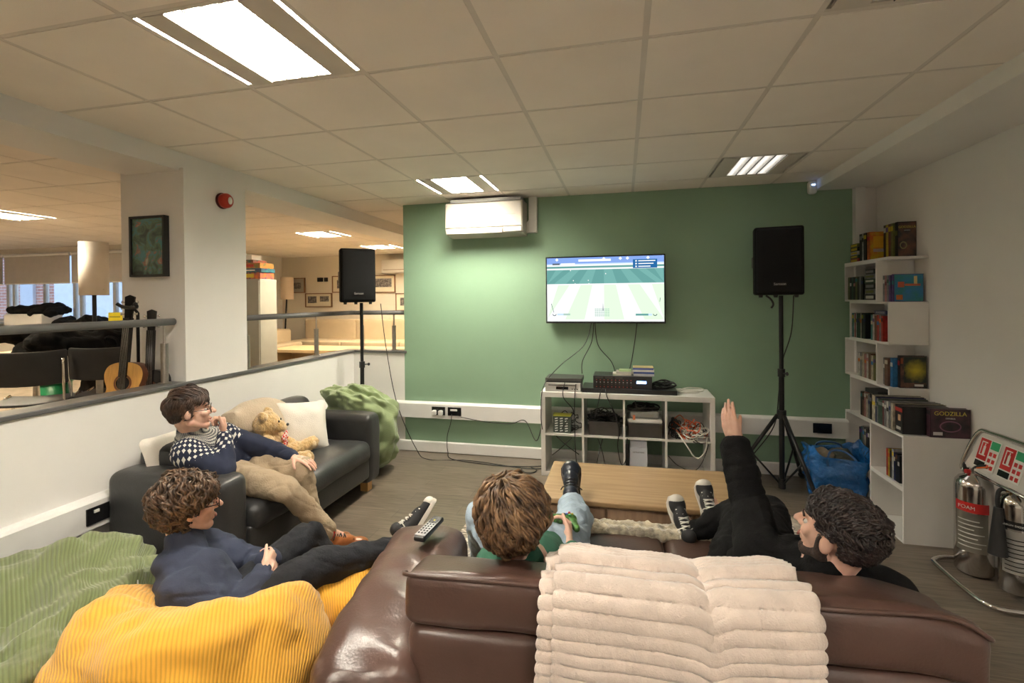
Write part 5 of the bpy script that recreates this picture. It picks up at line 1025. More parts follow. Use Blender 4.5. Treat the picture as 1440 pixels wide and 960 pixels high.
# pictures on the far wall
def fpic(x0,x1,z0,z1,label,frm,mount,ph):
    t=thing('framed_photograph',label,'framed photograph',((x0+x1)/2,9.48,(z0+z1)/2),0,'framed photographs on the far wall'); w_=.02; b=MB()
    for lo,hi in(((x0,9.465,z0),(x0+w_,9.5,z1)),((x1-w_,9.465,z0),(x1,9.5,z1)),((x0,9.465,z0),(x1,9.5,z0+w_)),((x0,9.465,z1-w_),(x1,9.5,z1))): b.bb(lo,hi)
    b.build('frame',frm,t); MB().bb((x0+w_,9.48,z0+w_),(x1-w_,9.49,z1-w_)).build('mount',mount,t)
    for a in ph: MB().bb((x0+(x1-x0)*a[0],9.476,z0+(z1-z0)*a[1]),(x0+(x1-x0)*a[2],9.481,z0+(z1-z0)*a[3])).build('photograph',mat('photo_grey',(.25,.22,.2),.5,col2=(.04,.035,.035),vscale=25),t)
m_fw=mat('frame_wood',(.22,.11,.05),.4); m_mt=mat('mount_cream',(.72,.66,.52),.8); m_mg=mat('mount_grey',(.36,.33,.27),.8)
fpic(-7.504,-6.992,1.785,2.125,'grey mounted framed photograph, leftmost on the far wall',m_fw,m_mg,[(.25,.28,.8,.68)])
fpic(-6.985,-6.31,1.46,1.775,'wide framed pair of photographs, lower than its neighbours on the far wall',m_fw,m_mt,[(.1,.3,.42,.78),(.55,.4,.88,.78)])
fpic(-6.30,-5.70,1.78,2.15,'framed photograph half hidden behind the left loudspeaker',m_fw,m_mt,[(.2,.25,.8,.75)])
fpic(-5.36,-4.777,1.765,2.15,'brown framed team photograph just right of the left loudspeaker',m_fw,m_mt,[(.18,.32,.85,.8)])
fpic(-4.77,-4.25,1.37,1.75,'framed photograph cut off by the edge of the green wall',m_fw,m_mt,[(.2,.3,.8,.75)])
t=thing('wall_switches','pair of black wall switches between the framed photographs on the far wall','switch',(-6.54,9.49,2.08)); MB().bb((-6.68,9.485,2.03),(-6.54,9.5,2.12)).build('face_plate',m_socket,t); MB().bb((-6.51,9.485,2.03),(-6.42,9.5,2.12)).build('face_plate',m_socket,t)
t=thing('air_conditioner','cream air conditioner high on the far wall beside the green wall edge','air conditioner',(-4.6,9.4,2.2)); MB().bb((-5.0,9.28,2.18),(-4.1,9.5,2.46)).build('case',mat('ac_cream',(.68,.64,.56),.4),t,bevel=.02); MB().bb((-4.95,9.27,2.24),(-4.15,9.285,2.25)).build('groove',m_fw,t)
# ================================================================ people
m_skin=mat('skin',(.70,.43,.33),.5,var=.08,vscale=14,bump=.08,bscale=90); m_skin.node_tree.nodes['Principled BSDF'].inputs['Subsurface Weight'].default_value=.08; m_skin.node_tree.nodes['Principled BSDF'].inputs['Subsurface Radius'].default_value=(.012,.005,.003)
m_skin2=mat('skin_tan',(.46,.25,.16),.5,var=.08,vscale=14,bump=.08,bscale=90)
m_lip=mat('lips',(.45,.18,.15),.4); m_eyew=mat('eye_white',(.7,.68,.65),.2); m_iris=mat('iris',(.03,.02,.015),.1)
def RM(az,pitch=0,roll=0):
    """head/hand frame: +Y forward turned az degrees anticlockwise (from above), pitch nose down"""
    return (Matrix.Rotation(rad(az),3,'Z')@Matrix.Rotation(rad(-pitch),3,'X')@Matrix.Rotation(rad(roll),3,'Y'))
class Head:
    def __init__(s,c,R): s.c=V(c);s.R=R
    def __call__(s,x,y,z): return s.c+s.R@V((x,y,z))
def head_prims(b,H,neck):
    R=H.R
    b.ell(H(0,-.012,.030),(.076,.097,.088),R,28,18); b.ell(H(0,.030,-.024),(.057,.064,.080),R,24,16)
    b.ell(H(0,.070,-.092),(.026,.022,.019),R); b.cap(H(-.050,.002,-.055),H(-.018,.066,-.093),.021,.0155); b.cap(H(.050,.002,-.055),H(.018,.066,-.093),.021,.0155)
    b.cap(H(-.032,.080,.026),H(.032,.080,.026),.0135); b.cap(H(0,.090,.018),H(0,.119,-.020),.0085,.0115); b.ell(H(-.012,.100,-.023),(.008,.010,.008),R,10,8); b.ell(H(.012,.100,-.023),(.008,.010,.008),R,10,8)
    for s in(-1,1):
        b.ell(H(s*.036,.064,-.018),(.024,.022,.022),R); b.ell(H(s*.081,-.006,-.006),(.009,.018,.030),R@Matrix.Rotation(rad(-s*14),3,'Z'),14,10)
    b.ell(H(0,.088,-.052),(.024,.011,.0075),R,14,8); b.ell(H(0,.086,-.066),(.020,.011,.008),R,14,8)
    b.cap(H(0,-.030,-.05),neck,.049,.056)
    b.cap(H(0,.01,-.08),V(neck)+H.R@V((0,.02,0)),.036,.042)
def head_parts(t,H,glasses=None,brow=(.05,.03,.02)):
    for s in(-1,1):
        b=MB(); b.ell(H(s*.031,.0765,.002),(.0110,.0095,.0080),H.R,14,10); e=b.build('eye',m_eyew,t); b=MB(); b.ell(H(s*.031,.0850,.002),(.0055,.0028,.0055),H.R,10,6); b.build('iris',m_iris,e)
        b=MB(); b.tube([H(s*.015,.0955,.025),H(s*.033,.0935,.031),H(s*.052,.080,.026)],.0035,6,curve=4); b.build('eyebrow',mat('brow',brow,.9),t)
    b=MB(); b.tube([H(-.020,.0965,-.0585),H(0,.1005,-.0575),H(.020,.0965,-.0585)],.0042,6,curve=4); b.build('lips',m_lip,t)
    if glasses:
        g=MB()
        for s in(-1,1):
            P=[H(s*.033+.026*math.copysign(abs(math.cos(a))**.7,math.cos(a)),.106-.004*abs(math.cos(a)),.002+.019*math.copysign(abs(math.sin(a))**.7,math.sin(a))) for a in[2*PI*k/24 for k in range(24)]]; g.tube(P,.0020,6,closed=True)
            g.tube([H(s*.059,.102,.006),H(s*.074,.085,.006),H(s*.080,.02,.008),H(s*.082,-.01,.0)],.0020,6)
        g.tube([H(-.008,.106,.006),H(.008,.106,.006)],.002,6); g.build('glasses',mat('glasses_frame',(.02,.012,.01),.25),t)
def hand_prims(b,W,D,N_,T,side='r',curl=(20,20,20,20),thumb=(.6,.7,.3),sc_=1.,spread=6,tcurl=25):
    """W wrist, D towards fingertips, N_ palm normal, T thumb side"""
    W=V(W);D=V(D).normalized();T=(V(N_).cross(D) if side=='l' else D.cross(V(N_)));T=(T-D*T.dot(D)).normalized();N_=V(N_);N_=(N_-D*N_.dot(D)-T*N_.dot(T)).normalized(); k=sc_
    b.ell(W+D*.0,(.028*k,.028*k,.028*k),None,12,8)
    tips=[]
    for i,(o,l) in enumerate(((.030,(.042,.025,.019)),(.010,(.046,.028,.020)),(-.011,(.042,.026,.019)),(-.030,(.034,.020,.017)))):
        kn=W+D*(.092-.004*abs(i-1))*k+T*o*k; b.cap(W+D*.018*k+T*o*.62*k,kn,.0145*k,.0115*k,10)
        a=rad(spread)*(1.2-i*.85); d=(D*math.cos(a)+T*math.sin(a)).normalized(); p=kn; c=0
        for j,(ll,r) in enumerate(zip(l,(.0092,.0082,.0070))):
            c+=rad(curl[i])*(1,.95,.7)[j]; dd=d*math.cos(c)+N_*math.sin(c); q=p+dd*ll*k; b.cap(p,q,(r+.0006)*k,r*k,8); p=q
        tips.append(p)
    b.ell(W+D*.05*k+N_*.003,(.022*k,.022*k,.022*k),None,12,8); b.ell(W+D*.042*k+T*.020*k+N_*.008*k,(.018*k,.018*k,.018*k),None,12,8)
    td=(T*thumb[0]+D*thumb[1]+N_*thumb[2]).normalized(); p=W+D*.030*k+T*.024*k; q=p+td*.040*k; b.cap(p,q,.0135*k,.0105*k,10)
    td2=(td+D*.5*math.sin(rad(tcurl))+N_*math.sin(rad(tcurl))*.5).normalized(); r=q+td2*.030*k; b.cap(q,r,.0100*k,.0085*k,10); td3=(td2+D*.2).normalized(); b.cap(r,r+td3*.020*k,.0085*k,.0072*k,10)
    return tips
def person(name_label,J,H,clothes,skin=m_skin,glasses=False,brow=(.05,.03,.02),hands=None,vox=.0045):
    """J: joint positions. The body is one continuous skin; clothes are children"""
    t=thing('person',name_label,'person',J['base']); b=MB()
    head_prims(b,H,J['neck'])
    b.chain([J['neck'],J['chest'],J['belly'],J['pelvis']],[.06,.105,.095,.105],16)
    for s in 'lr':
        b.chain([J['chest_top'],J['sh'+s],J['el'+s],J['wr'+s]],[.06,.052,.036,.0235],12)
        b.chain([J['pelvis'],J['hip'+s],J['kn'+s],J['an'+s]],[.09,.075,.052,.036],12)
        b.cap(J['an'+s],V(J['an'+s]).lerp(V(J['to'+s]),.45),.034,.024)
        if hands and s in hands: hand_prims(b,J['wr'+s],side=s,**hands[s])
    b.blob('body',skin,t,vox,3)
    head_parts(t,H,glasses,brow)
    return t
def wrink(a,f=9,sd=0,st=(1,1,1)):
    return lambda p: a*(noise.noise(V((p.x*f*st[0]+sd,p.y*f*st[1],p.z*f*st[2])))+.6*noise.noise(V((p.x*f*2.3*st[0],p.y*f*2.3*st[1]+sd,p.z*f*2.3*st[2])))) - a*.55*max(0,.10-abs(noise.noise(V((p.x*f*.55+sd,p.y*f*.55+p.z*f*.5,p.z*f*.9-sd)))))/.10 + a*.35*(1-abs(noise.noise(V((p.x*f*1.5+sd*2,p.y*f*1.5,p.z*f*1.5*st[2])))*2))
def top(t,J,m,name='sweater',k=1.,arms=.0,cuff=.0,collar=True,wr=.006,sd=0,hem=True,cut=(1.,1.),vox=.008,extra=None):
    b=MB(); b.chain([J['chest_top'],J['chest'],J['belly'],J['pelvis_top'] if 'pelvis_top' in J else J['pelvis']],[.098*k,.138*k,.132*k,.135*k],20)
    N0=V(J['neck']); 
    if collar: b.cap(J['chest_top'],N0,.088*k,.070*k)
    sl,sr=V(J['shl']),V(J['shr']); b.cap(sl,sr,.074*k,.074*k); b.chain([sl,J['belly']],[.085*k,.10*k]); b.chain([sr,J['belly']],[.085*k,.10*k])
    for i,s in enumerate('lr'):
        w=V(J['el'+s]).lerp(V(J['wr'+s]),cut[i]); b.chain([J['sh'+s],J['el'+s],w],[.073*k+arms,.056+arms,.040+arms*.8+cuff],14)
    if extra: extra(b)
    return b.blob(name,m,t,vox,5,wrink(wr,10,sd))
def trousers(t,J,m,name='trousers',w=.0,wr=.006,sd=0,cut=(.96,.96)):
    b=MB(); b.chain([J['pelvis'],J['hipl']],[.128,.105]); b.chain([J['pelvis'],J['hipr']],[.128,.105])
    for i,s in enumerate('lr'):
        a=V(J['kn'+s]).lerp(V(J['an'+s]),cut[i]); b.chain([J['hip'+s],J['kn'+s],a],[.100+w,.072+w,.056+w],16)
    return b.blob(name,m,t,.008,5,wrink(wr,11,sd))
def shoe(t,heel,toe,up,kind='leather',m=None,label=None,sc_=1.):
    """shoe sole runs heel->toe, up = away from the sole"""
    heel=V(heel);toe=V(toe);y=(toe-heel).normalized();z=V(up);z=(z-y*z.dot(y)).normalized();x=y.cross(z);L=(toe-heel).length
    F=lambda a,b_,c: heel+x*a*sc_+y*b_*L+z*c*sc_
    R=Matrix((x,y,z)).transposed()
    b=MB(); b.ell(F(0,.10,.045),(.034*sc_,.20*L,.045*sc_),R,18,12); b.ell(F(0,.45,.040),(.038*sc_,.30*L,.040*sc_),R,18,12); b.ell(F(0,.76,.026),(.044*sc_,.24*L,.030*sc_),R,18,12); b.cap(F(0,.12,.06),F(0,.10,.10),.036*sc_,.036*sc_)
    b.cap(F(0,.3,.055),F(0,.14,.075),.032*sc_,.036*sc_)
    up_=b.blob('shoe',m,t,.005,3,None,**({'label':label} if label else {}))
    b=MB(); out=[(-.030,0),(-.036,.12),(-.034,.35),(-.046,.66),(-.046,.82),(-.030,.96),(0,1.0),(.030,.96),(.044,.82),(.044,.66),(.034,.35),(.036,.12),(.030,0),(0,-.02)]
    P=[F(px,py,0) for px,py in out]; b.prism([(0,0)]*0 or [(px*sc_*1.06,py*L) for px,py in out],.022*sc_,Matrix.Translation(heel-z*.004)@R.to_4x4())
    b.build('sole',mat('sole_white',(.62,.58,.52),.6) if kind=='canvas' else mat('sole_dark',(.04,.025,.02),.5),up_,bevel=.004)
    if kind=='canvas':
        b=MB(); b.ell(F(0,.86,.026),(.040*sc_,.135*L,.030*sc_),R,18,12); b.build('toe_cap',mat('toe_white',(.66,.63,.58),.5),up_)
        b=MB(); b.cyl(F(.036,.13,.065),F(.041,.13,.065),.022,n=20); b.cyl(F(-.041,.13,.065),F(-.036,.13,.065),.022,n=20); b.build('ankle_patch',mat('toe_white',(.66,.63,.58),.5),up_)
        b=MB(); b.cyl(F(.041,.13,.065),F(.042,.13,.065),.009,n=12); b.cyl(F(-.042,.13,.065),F(-.041,.13,.065),.009,n=12); b.build('patch_star',mat('patch_navy',(.02,.03,.10),.5),up_)
    if kind!='plain':
        b=MB()
        for k in range(6):
            v=.66-.085*k; h=.050+.009*k
            b.tube([F(-.024,v,h+.002),F(0,v-.02,h+.014),F(.024,v-.045,h+.004)],.0035,6,curve=3); b.tube([F(.024,v,h+.002),F(0,v-.02,h+.015),F(-.024,v-.045,h+.004)],.0035,6,curve=3)
        b.tube([F(0,.2,.112),F(.03,.26,.10),F(.05,.22,.07)],.003,6,curve=4); b.tube([F(0,.2,.112),F(-.03,.27,.10),F(-.045,.22,.08)],.003,6,curve=4)
        b.build('laces',mat('laces_white',(.68,.66,.62),.8) if kind=='canvas' else m_black,up_)
    return up_
def hair(t,H,m,style,n=900,sd=1,label=None):
    """strands combed over the skull, fused in one mesh; style gives mask, flow, length, lift, curl"""
    rn=random.Random(sd); c0=V((0,-.012,.030)); rr=V((.080,.101,.092)); mask,flow,ln,lift,curl,wid=style; b=MB(None,Matrix.Translation(H.c)@H.R.to_4x4())
    # close cap below the strands
    nu,nv=48,26; idx={}; vs=[];fs=[]
    for j in range(nv+1):
        for i in range(nu):
            a=2*PI*i/nu; e=-PI/2+PI*j/nv; d=V((math.cos(e)*math.cos(a),math.cos(e)*math.sin(a),math.sin(e))); k=1.0 if mask(d) else .93
            lf=1+lift(d)*.4/.09; vs.append(c0+V((d.x*rr.x,d.y*rr.y,d.z*rr.z))*(k*(lf if k==1 else 1)))
    for j in range(nv):
        for i in range(nu):
            q=(j*nu+i,j*nu+(i+1)%nu,(j+1)*nu+(i+1)%nu,(j+1)*nu+i)
            cen=sum((vs[k] for k in q),V())/4-c0; d=V((cen.x/rr.x,cen.y/rr.y,cen.z/rr.z)).normalized()
            if mask(d): fs.append(q)
    b.add(vs,fs,True)
    made=0;tries=0
    while made<n and tries<n*20:
        tries+=1; d=V((rn.gauss(0,1),rn.gauss(0,1),rn.gauss(0,1))).normalized()
        if not mask(d): continue
        made+=1; p=V((d.x*rr.x,d.y*rr.y,d.z*rr.z)); L=ln(d)*rn.uniform(.75,1.15); st_=7; P=[]; ph=rn.uniform(0,6.3); amp=curl[0]*rn.uniform(.6,1.3); f=flow(d,rn)
        off=lift(d)*rn.uniform(.7,1.1)*(1+.75*noise.noise(d*4.5+V((sd,0,0)))+.35*noise.noise(d*11))
        for k in range(st_+1):
            u=p.copy(); g=V((u.x/rr.x**2,u.y/rr.y**2,u.z/rr.z**2)).normalized()
            fl=(f-g*f.dot(g)); fl=fl.normalized() if fl.length>1e-3 else g.orthogonal().normalized(); side=g.cross(fl)
            tt=k/st_; P.append(c0+p+g*(off*math.sin(PI*min(1,.25+tt*.75))**.7+.002)+side*amp*math.sin(ph+tt*curl[1])+g*amp*.6*math.cos(ph+tt*curl[1]))
            p=p+fl*L/st_; q=V((p.x/rr.x,p.y/rr.y,p.z/rr.z)); 
            if q.length>0 and p.z>-.09: p=V((q.x*rr.x,q.y*rr.y,q.z*rr.z))/q.length
            f=f.lerp(flow(p.normalized(),rn),.4)
        w_=wid*rn.uniform(.7,1.3); b.tube(P,w_,5,rs=[w_*.8,w_*1.1,w_*1.15,w_*1.1,w_,w_*.85,w_*.6,w_*.2])
    return b.build('hair',m,t)
def hairmat(nm,c,c2,rough=.45,sc_=24):
    return mat(nm,c,rough,col2=c2,vscale=sc_,bump=.5,bscale=240,dist=.002)
# ---------------------------------------------------------------- 1: man in the patterned sweater on the black sofa
H1=Head((-2.395,2.225,.972),RM(-46,-4,0))
def fairisle():
    m=mat('fair_isle_knit',(.020,.030,.075),.9); nt=m.node_tree; b=nt.nodes['Principled BSDF']; L=nt.links; g=N(nt,'NewGeometry')
    sub=N(nt,'VectorMath',operation='SUBTRACT'); L.new(g.outputs['Position'],sub.inputs[0]); sub.inputs[1].default_value=(-2.44,2.30,.87)
    ln=N(nt,'VectorMath',operation='LENGTH'); L.new(sub.outputs[0],ln.inputs[0]); r=ln.outputs['Value']
    sp_=N(nt,'SeparateXYZ'); L.new(sub.outputs[0],sp_.inputs[0]); ang=math_(nt,'ARCTAN2',sp_.outputs[1],sp_.outputs[0])
    def cells(ku,kv,th):
        a=math_(nt,'ABSOLUTE',math_(nt,'SUBTRACT',math_(nt,'FRACT',math_(nt,'MULTIPLY',ang,ku)),.5)); c=math_(nt,'ABSOLUTE',math_(nt,'SUBTRACT',math_(nt,'FRACT',math_(nt,'MULTIPLY',r,kv)),.5)); return math_(nt,'LESS_THAN',math_(nt,'ADD',a,c),th)
    dots=cells(16.,62.,.50)
    stars=cells(8.6,40.,.36)
    in1=math_(nt,'LESS_THAN',r,.165); in2=math_(nt,'LESS_THAN',r,.28)
    a=math_(nt,'MULTIPLY',dots,in1); c=math_(nt,'MULTIPLY',math_(nt,'MULTIPLY',stars,in2),math_(nt,'SUBTRACT',1,in1)); s_=math_(nt,'MINIMUM',math_(nt,'ADD',a,c),1)
    mx=N(nt,'Mix',data_type='RGBA'); L.new(s_,mx.inputs[0]); mx.inputs[6].default_value=(.011,.016,.040,1); mx.inputs[7].default_value=(.62,.60,.54,1); L.new(mx.outputs[2],b.inputs['Base Color'])
    v3=N(nt,'TexNoise'); v3.inputs['Scale'].default_value=260; L.new(g.outputs['Position'],v3.inputs[0]); bu=N(nt,'Bump'); bu.inputs['Strength'].default_value=.4; bu.inputs['Distance'].default_value=.003; L.new(v3.outputs[0],bu.inputs['Height']); L.new(bu.outputs[0],b.inputs['Normal'])
    return m
J1=dict(base=(-2.40,2.5,.43),neck=(-2.435,2.27,.86),chest_top=(-2.455,2.31,.775),chest=(-2.46,2.39,.70),belly=(-2.44,2.49,.61),pelvis=(-2.40,2.55,.53),
 shl=(-2.44,2.50,.755),shr=(-2.36,2.18,.755),ell=(-2.22,2.66,.63),wrl=(-2.02,2.60,.615),elr=(-2.17,2.235,.655),wrr=(-2.262,2.325,.822),
 hipl=(-2.37,2.62,.52),hipr=(-2.36,2.48,.52),knl=(-1.96,2.60,.55),knr=(-1.90,2.41,.49),anl=(-1.91,2.66,.13),anr=(-1.77,2.60,.17),tol=(-1.75,2.74,.045),tor=(-1.68,2.74,.07))
hnd={'r':dict(D=(-.10,.10,.95),N_=(-.75,-.65,.1),T=(-.5,.6,.2),curl=(72,75,78,80),thumb=(.5,.9,.2),sc_=.98,spread=2,tcurl=10),
 'l':dict(D=(.97,-.0,-.12),N_=(-.1,0,-1),T=(0,-1,0),curl=(14,16,18,20),thumb=(.8,.55,.2),sc_=1.0,spread=8)}
P1=person('man with glasses in a navy patterned sweater, chin on hand, sitting on the black sofa',J1,H1,None,m_skin,True,(.04,.02,.015),hnd)
top(P1,J1,fairisle(),'sweater',1.0,.004,.0,True,.007,1,cut=(.92,.90))
trousers(P1,J1,mat('khaki_cotton',(.40,.31,.21),.9,var=.12,vscale=9,bump=.35,bscale=110),'trousers',-.002,.011,2)
for s in 'lr':
    e,w_=V(J1['el'+s]),V(J1['wr'+s]); b=MB(); b.cap(e.lerp(w_,.86),e.lerp(w_,.96),.034,.033); b.blob('shirt_cuff',mat('pale_blue_cotton',(.42,.52,.56),.8),P1,.006,2)
e,w_=V(J1['ell']),V(J1['wrl']); q=e.lerp(w_,.985); b=MB(); b.cyl(e.lerp(w_,.965),e.lerp(w_,1.02),.0300,n=20); b.build('wristband',mat('maroon_band',(.20,.01,.03),.5),P1)
m_brog=mat('tan_leather',(.36,.12,.035),.28,var=.3,vscale=18)
for s in 'lr':
    a=V(J1['an'+s]); k_=V(J1['kn'+s]); b=MB(); b.cap(a.lerp(k_,.16),a,.045,.042); b.blob('sock',mat('red_sock',(.55,.04,.03),.9),P1,.006,2)
shoe(P1,(-1.815,2.565,.075),(-1.60,2.76,.035),(0,0,1),'leather',m_brog); shoe(P1,(-1.945,2.62,.03),(-1.78,2.85,.012),(0,0,1),'leather',m_brog)
def flow_short(d,rn): return V((d.x*.6,-.5 if d.z<.6 else .9,-.9 if d.z<.6 else -.15))
mask1=lambda d:(d.z>.42 and d.y<.80) or (d.z>-.10 and d.y<.38) or (d.y<-.15 and d.z>-.62) or (abs(d.x)>.8 and d.z>-.42 and .12<d.y<.34)
mask1c=lambda d: mask1(d) and not (abs(d.x)>.55 and -.55<d.z<-.02 and -.2<d.y<.14)
hair(P1,H1,hairmat('dark_brown_hair',(.055,.026,.014),(.016,.008,.005)),(mask1c,flow_short,lambda d:.05 if d.z<.5 else .06,lambda d:.007+.014*max(0,d.z),(.0015,5),.0028),1500,3)
# ---------------------------------------------------------------- 2: person in the navy sweatshirt on the yellow beanbag
H2=Head((-1.775,1.635,.735),RM(-34,0,0))
J2=dict(base=(-1.58,1.5,.3),neck=(-1.765,1.60,.605),chest_top=(-1.735,1.575,.535),chest=(-1.68,1.565,.46),belly=(-1.60,1.565,.39),pelvis=(-1.54,1.58,.35),
 shl=(-1.80,1.73,.515),shr=(-1.625,1.465,.495),ell=(-1.62,1.82,.42),wrl=(-1.50,1.77,.47),elr=(-1.44,1.50,.39),wrr=(-1.455,1.685,.475),
 hipl=(-1.55,1.68,.36),hipr=(-1.46,1.57,.36),knl=(-1.49,2.01,.45),knr=(-1.33,1.86,.41),anl=(-1.38,2.16,.16),anr=(-1.04,2.15,.385),tol=(-1.2,2.24,.15),tor=(-.96,2.28,.44))
hnd2={'r':dict(D=(-.15,.95,.15),N_=(-.9,-.2,-.2),T=(0,.1,1),curl=(45,50,55,60),thumb=(.4,.8,.3),sc_=.95,spread=2),'l':dict(D=(.75,-.45,-.05),N_=(-.3,-.8,-.35),T=(-.1,.3,.9),curl=(40,45,50,55),thumb=(.4,.8,.2),sc_=.95,spread=2)}
P2=person('person with curly brown hair, glasses and a navy sweatshirt sitting on the large yellow beanbag',J2,H2,None,m_skin,True,(.06,.035,.02),hnd2)
m_navy=mat('navy_sweatshirt',(.024,.031,.060),.9,var=.15,vscale=6,bump=.25,bscale=150)
top(P2,J2,m_navy,'sweatshirt',1.0,.010,.003,True,.013,5,cut=(.9,.9))
trousers(P2,J2,mat('black_trousers',(.011,.012,.016),.85,var=.25,vscale=8,bump=.3,bscale=120,spec=.3),'trousers',.006,.011,6,cut=(.9,.80))
b=MB(); b.cap(J2['anr'],V(J2['anr']).lerp(V(J2['knr']),.28),.040,.044); b.cap(J2['anr'],(-1.03,2.20,.40),.04,.036); b.blob('sock',mat('grey_sock',(.25,.21,.20),.9),P2,.006,2)
b=MB(); b.cap(J2['anl'],V(J2['anl']).lerp(V(J2['knl']),.2),.040,.044); b.blob('sock',mat('grey_sock',(.25,.21,.20),.9),P2,.006,2)
shoe(P2,(-1.045,2.20,.375),(-.955,2.33,.555),(-.75,-.2,.45),'canvas',mat('black_canvas',(.012,.012,.014),.7),sc_=.95); shoe(P2,(-1.40,2.14,.10),(-1.27,2.34,.03),(0,0,1),'plain',mat('black_canvas',(.012,.012,.014),.7))
mask2=lambda d:(d.z>.35 and d.y<.86) or (d.z>-.35 and d.y<.12) or (d.y<-.05 and d.z>-.80) or (abs(d.x)>.62 and d.z>.25 and d.y<.5)
mask2c=lambda d: mask2(d) and not (abs(d.x)>.6 and -.6<d.z<-.15 and -.18<d.y<.3)
hair(P2,H2,hairmat('curly_brown_hair',(.115,.062,.032),(.022,.012,.007),.4,45),(mask2c,lambda d,rn:V((d.x+rn.uniform(-.5,.5),-.2+rn.uniform(-.5,.6),-.8)),lambda d:.075,lambda d:.022+.008*max(0,d.z),(.0095,14),.0046),1100,8)
# lettering on the back of the sweatshirt
lt=MB(); mL=mat('print_white',(.7,.7,.68),.5)
for k,(x,y,z) in enumerate(((-1.855,1.500,.475),(-1.825,1.468,.455),(-1.790,1.443,.438),(-1.752,1.424,.425))):
    n=V((-.55+.18*k,-.75,.12)).normalized(); F=frame(V((x,y,z))+n*.012,n.cross(V((0,0,1)))*-1,(0,0,1)); r=[(-.014,-.02),(-.014,.012),(-.006,.022),(.006,.022),(.014,.012),(.014,-.02)]
    lt.tube([F@V((a,c,0)) for a,c in r],.0022,5); lt.tube([F@V((a*.45,c*.6-.004,0)) for a,c in r],.0018,5)
lt.build('printed_lettering',mL,P2,label='white outlined lettering')
b=MB(); b.ell(H2(.078,.0,-.040),.0042,None,8,6); b.build('earring',m_black,P2)
# ---------------------------------------------------------------- 3: person with wavy brown hair on the left of the brown sofa
H3=Head((-.348,1.475,.890),RM(6,-12,0))
J3=dict(base=(-.35,1.8,.5),neck=(-.34,1.50,.765),chest_top=(-.33,1.60,.655),chest=(-.33,1.68,.61),belly=(-.33,1.79,.57),pelvis=(-.34,1.88,.56),
 shl=(-.47,1.65,.60),shr=(-.19,1.65,.60),ell=(-.52,1.80,.56),wrl=(-.42,1.93,.60),elr=(-.12,1.72,.54),wrr=(-.215,1.865,.625),
 hipl=(-.44,1.92,.56),hipr=(-.25,1.92,.56),knl=(-.645,2.10,.585),knr=(-.225,2.18,.585),anl=(-.72,2.42,.12),anr=(-.29,2.62,.475),tol=(-.72,2.58,.04),tor=(-.31,2.72,.62))
hnd3={'r':dict(D=(-.10,.90,.35),N_=(-.95,-.1,.1),T=(-.2,-.2,1),curl=(48,50,52,56),thumb=(.4,.9,.3),sc_=.95,spread=3),'l':dict(D=(.5,.8,.2),N_=(.9,-.3,.1),T=(0,-.2,1),curl=(40,45,48,50),thumb=(.4,.9,.3),sc_=.95,spread=3)}
P3=person('person with wavy brown hair and pale jeans seen from behind on the brown sofa',J3,H3,None,m_skin,False,(.06,.035,.02),hnd3)
top(P3,J3,mat('green_jumper',(.02,.10,.06),.9,var=.1,bump=.2),'jumper',.95,.0,.0,True,.005,9,cut=(.9,.85))
trousers(P3,J3,mat('pale_denim',(.36,.46,.56),.85,var=.12,vscale=12,bump=.35,bscale=140),'jeans',.004,.012,10,cut=(.95,1.0))
m_dkl=mat('navy_leather',(.018,.024,.038),.35,var=.2)
shoe(P3,(-.283,2.665,.455),(-.305,2.79,.64),(0,-.85,.5),'laced',m_dkl,sc_=1.2); shoe(P3,(-.72,2.40,.03),(-.73,2.66,.012),(0,0,1),'laced',m_dkl)
def flow3(d,rn):
    return V((d.x*.9+rn.uniform(-.15,.15)+(.25 if d.z>.3 else 0),-.35,-.9)) if d.y<.35 else V((.8*d.x+.5,.2,-.3))
mask3=lambda d: d.y<.45 and d.z>-.93 or (d.z>.35 and d.y<.85)
mask3c=lambda d: mask3(d) and not(d.z<-.82 and d.y>-.1)
hr=hair(P3,H3,hairmat('wavy_brown_hair',(.23,.13,.062),(.040,.021,.012),.38,32),(mask3c,flow3,lambda d:.085,lambda d:.016+.008*max(0,d.z)+.008*abs(d.x)*max(0,.6+d.z),(.0085,7),.0044),1500,14)
# game controller
gp=thing('game_controller','green patterned game controller held in the right hand of the person in pale jeans','game controller',(-.265,1.975,.675),rad(10)); b=MB(gp)
m_gp=mat('controller_green',(.10,.30,.06),.35,col2=(.03,.06,.02),vscale=60)
b.ell((0,0,0),(.055,.030,.020)); b.cap((-.045,.0,0),(-.065,-.055,-.012),.021,.015); b.cap((.045,0,0),(.065,-.055,-.012),.021,.015); b.cap((-.05,.0,0),(.05,0,0),.022,.022); b.blob('shell',m_gp,gp,.004,3)
for x,y in((-.035,-.0),(.015,-.02)): b=MB(gp); b.cyl((x,y,.018),(x,y,.032),.006,.009,12); b.build('thumb_stick',m_black,gp)
for x,y,c in((.040,.012,(.5,.05,.04)),(.052,.0,(.5,.4,.05)),(.028,.0,(.05,.1,.5)),(.040,-.012,(.05,.4,.1))): b=MB(gp); b.cyl((x,y,.018),(x,y,.025),.005,n=10); b.build('button',mat('b%s'%str(c),c,.4),gp)
for s in(-1,1): b=MB(gp); b.ell((s*.040,.030,.004),(.020,.008,.009)); b.build('trigger',m_black,gp)
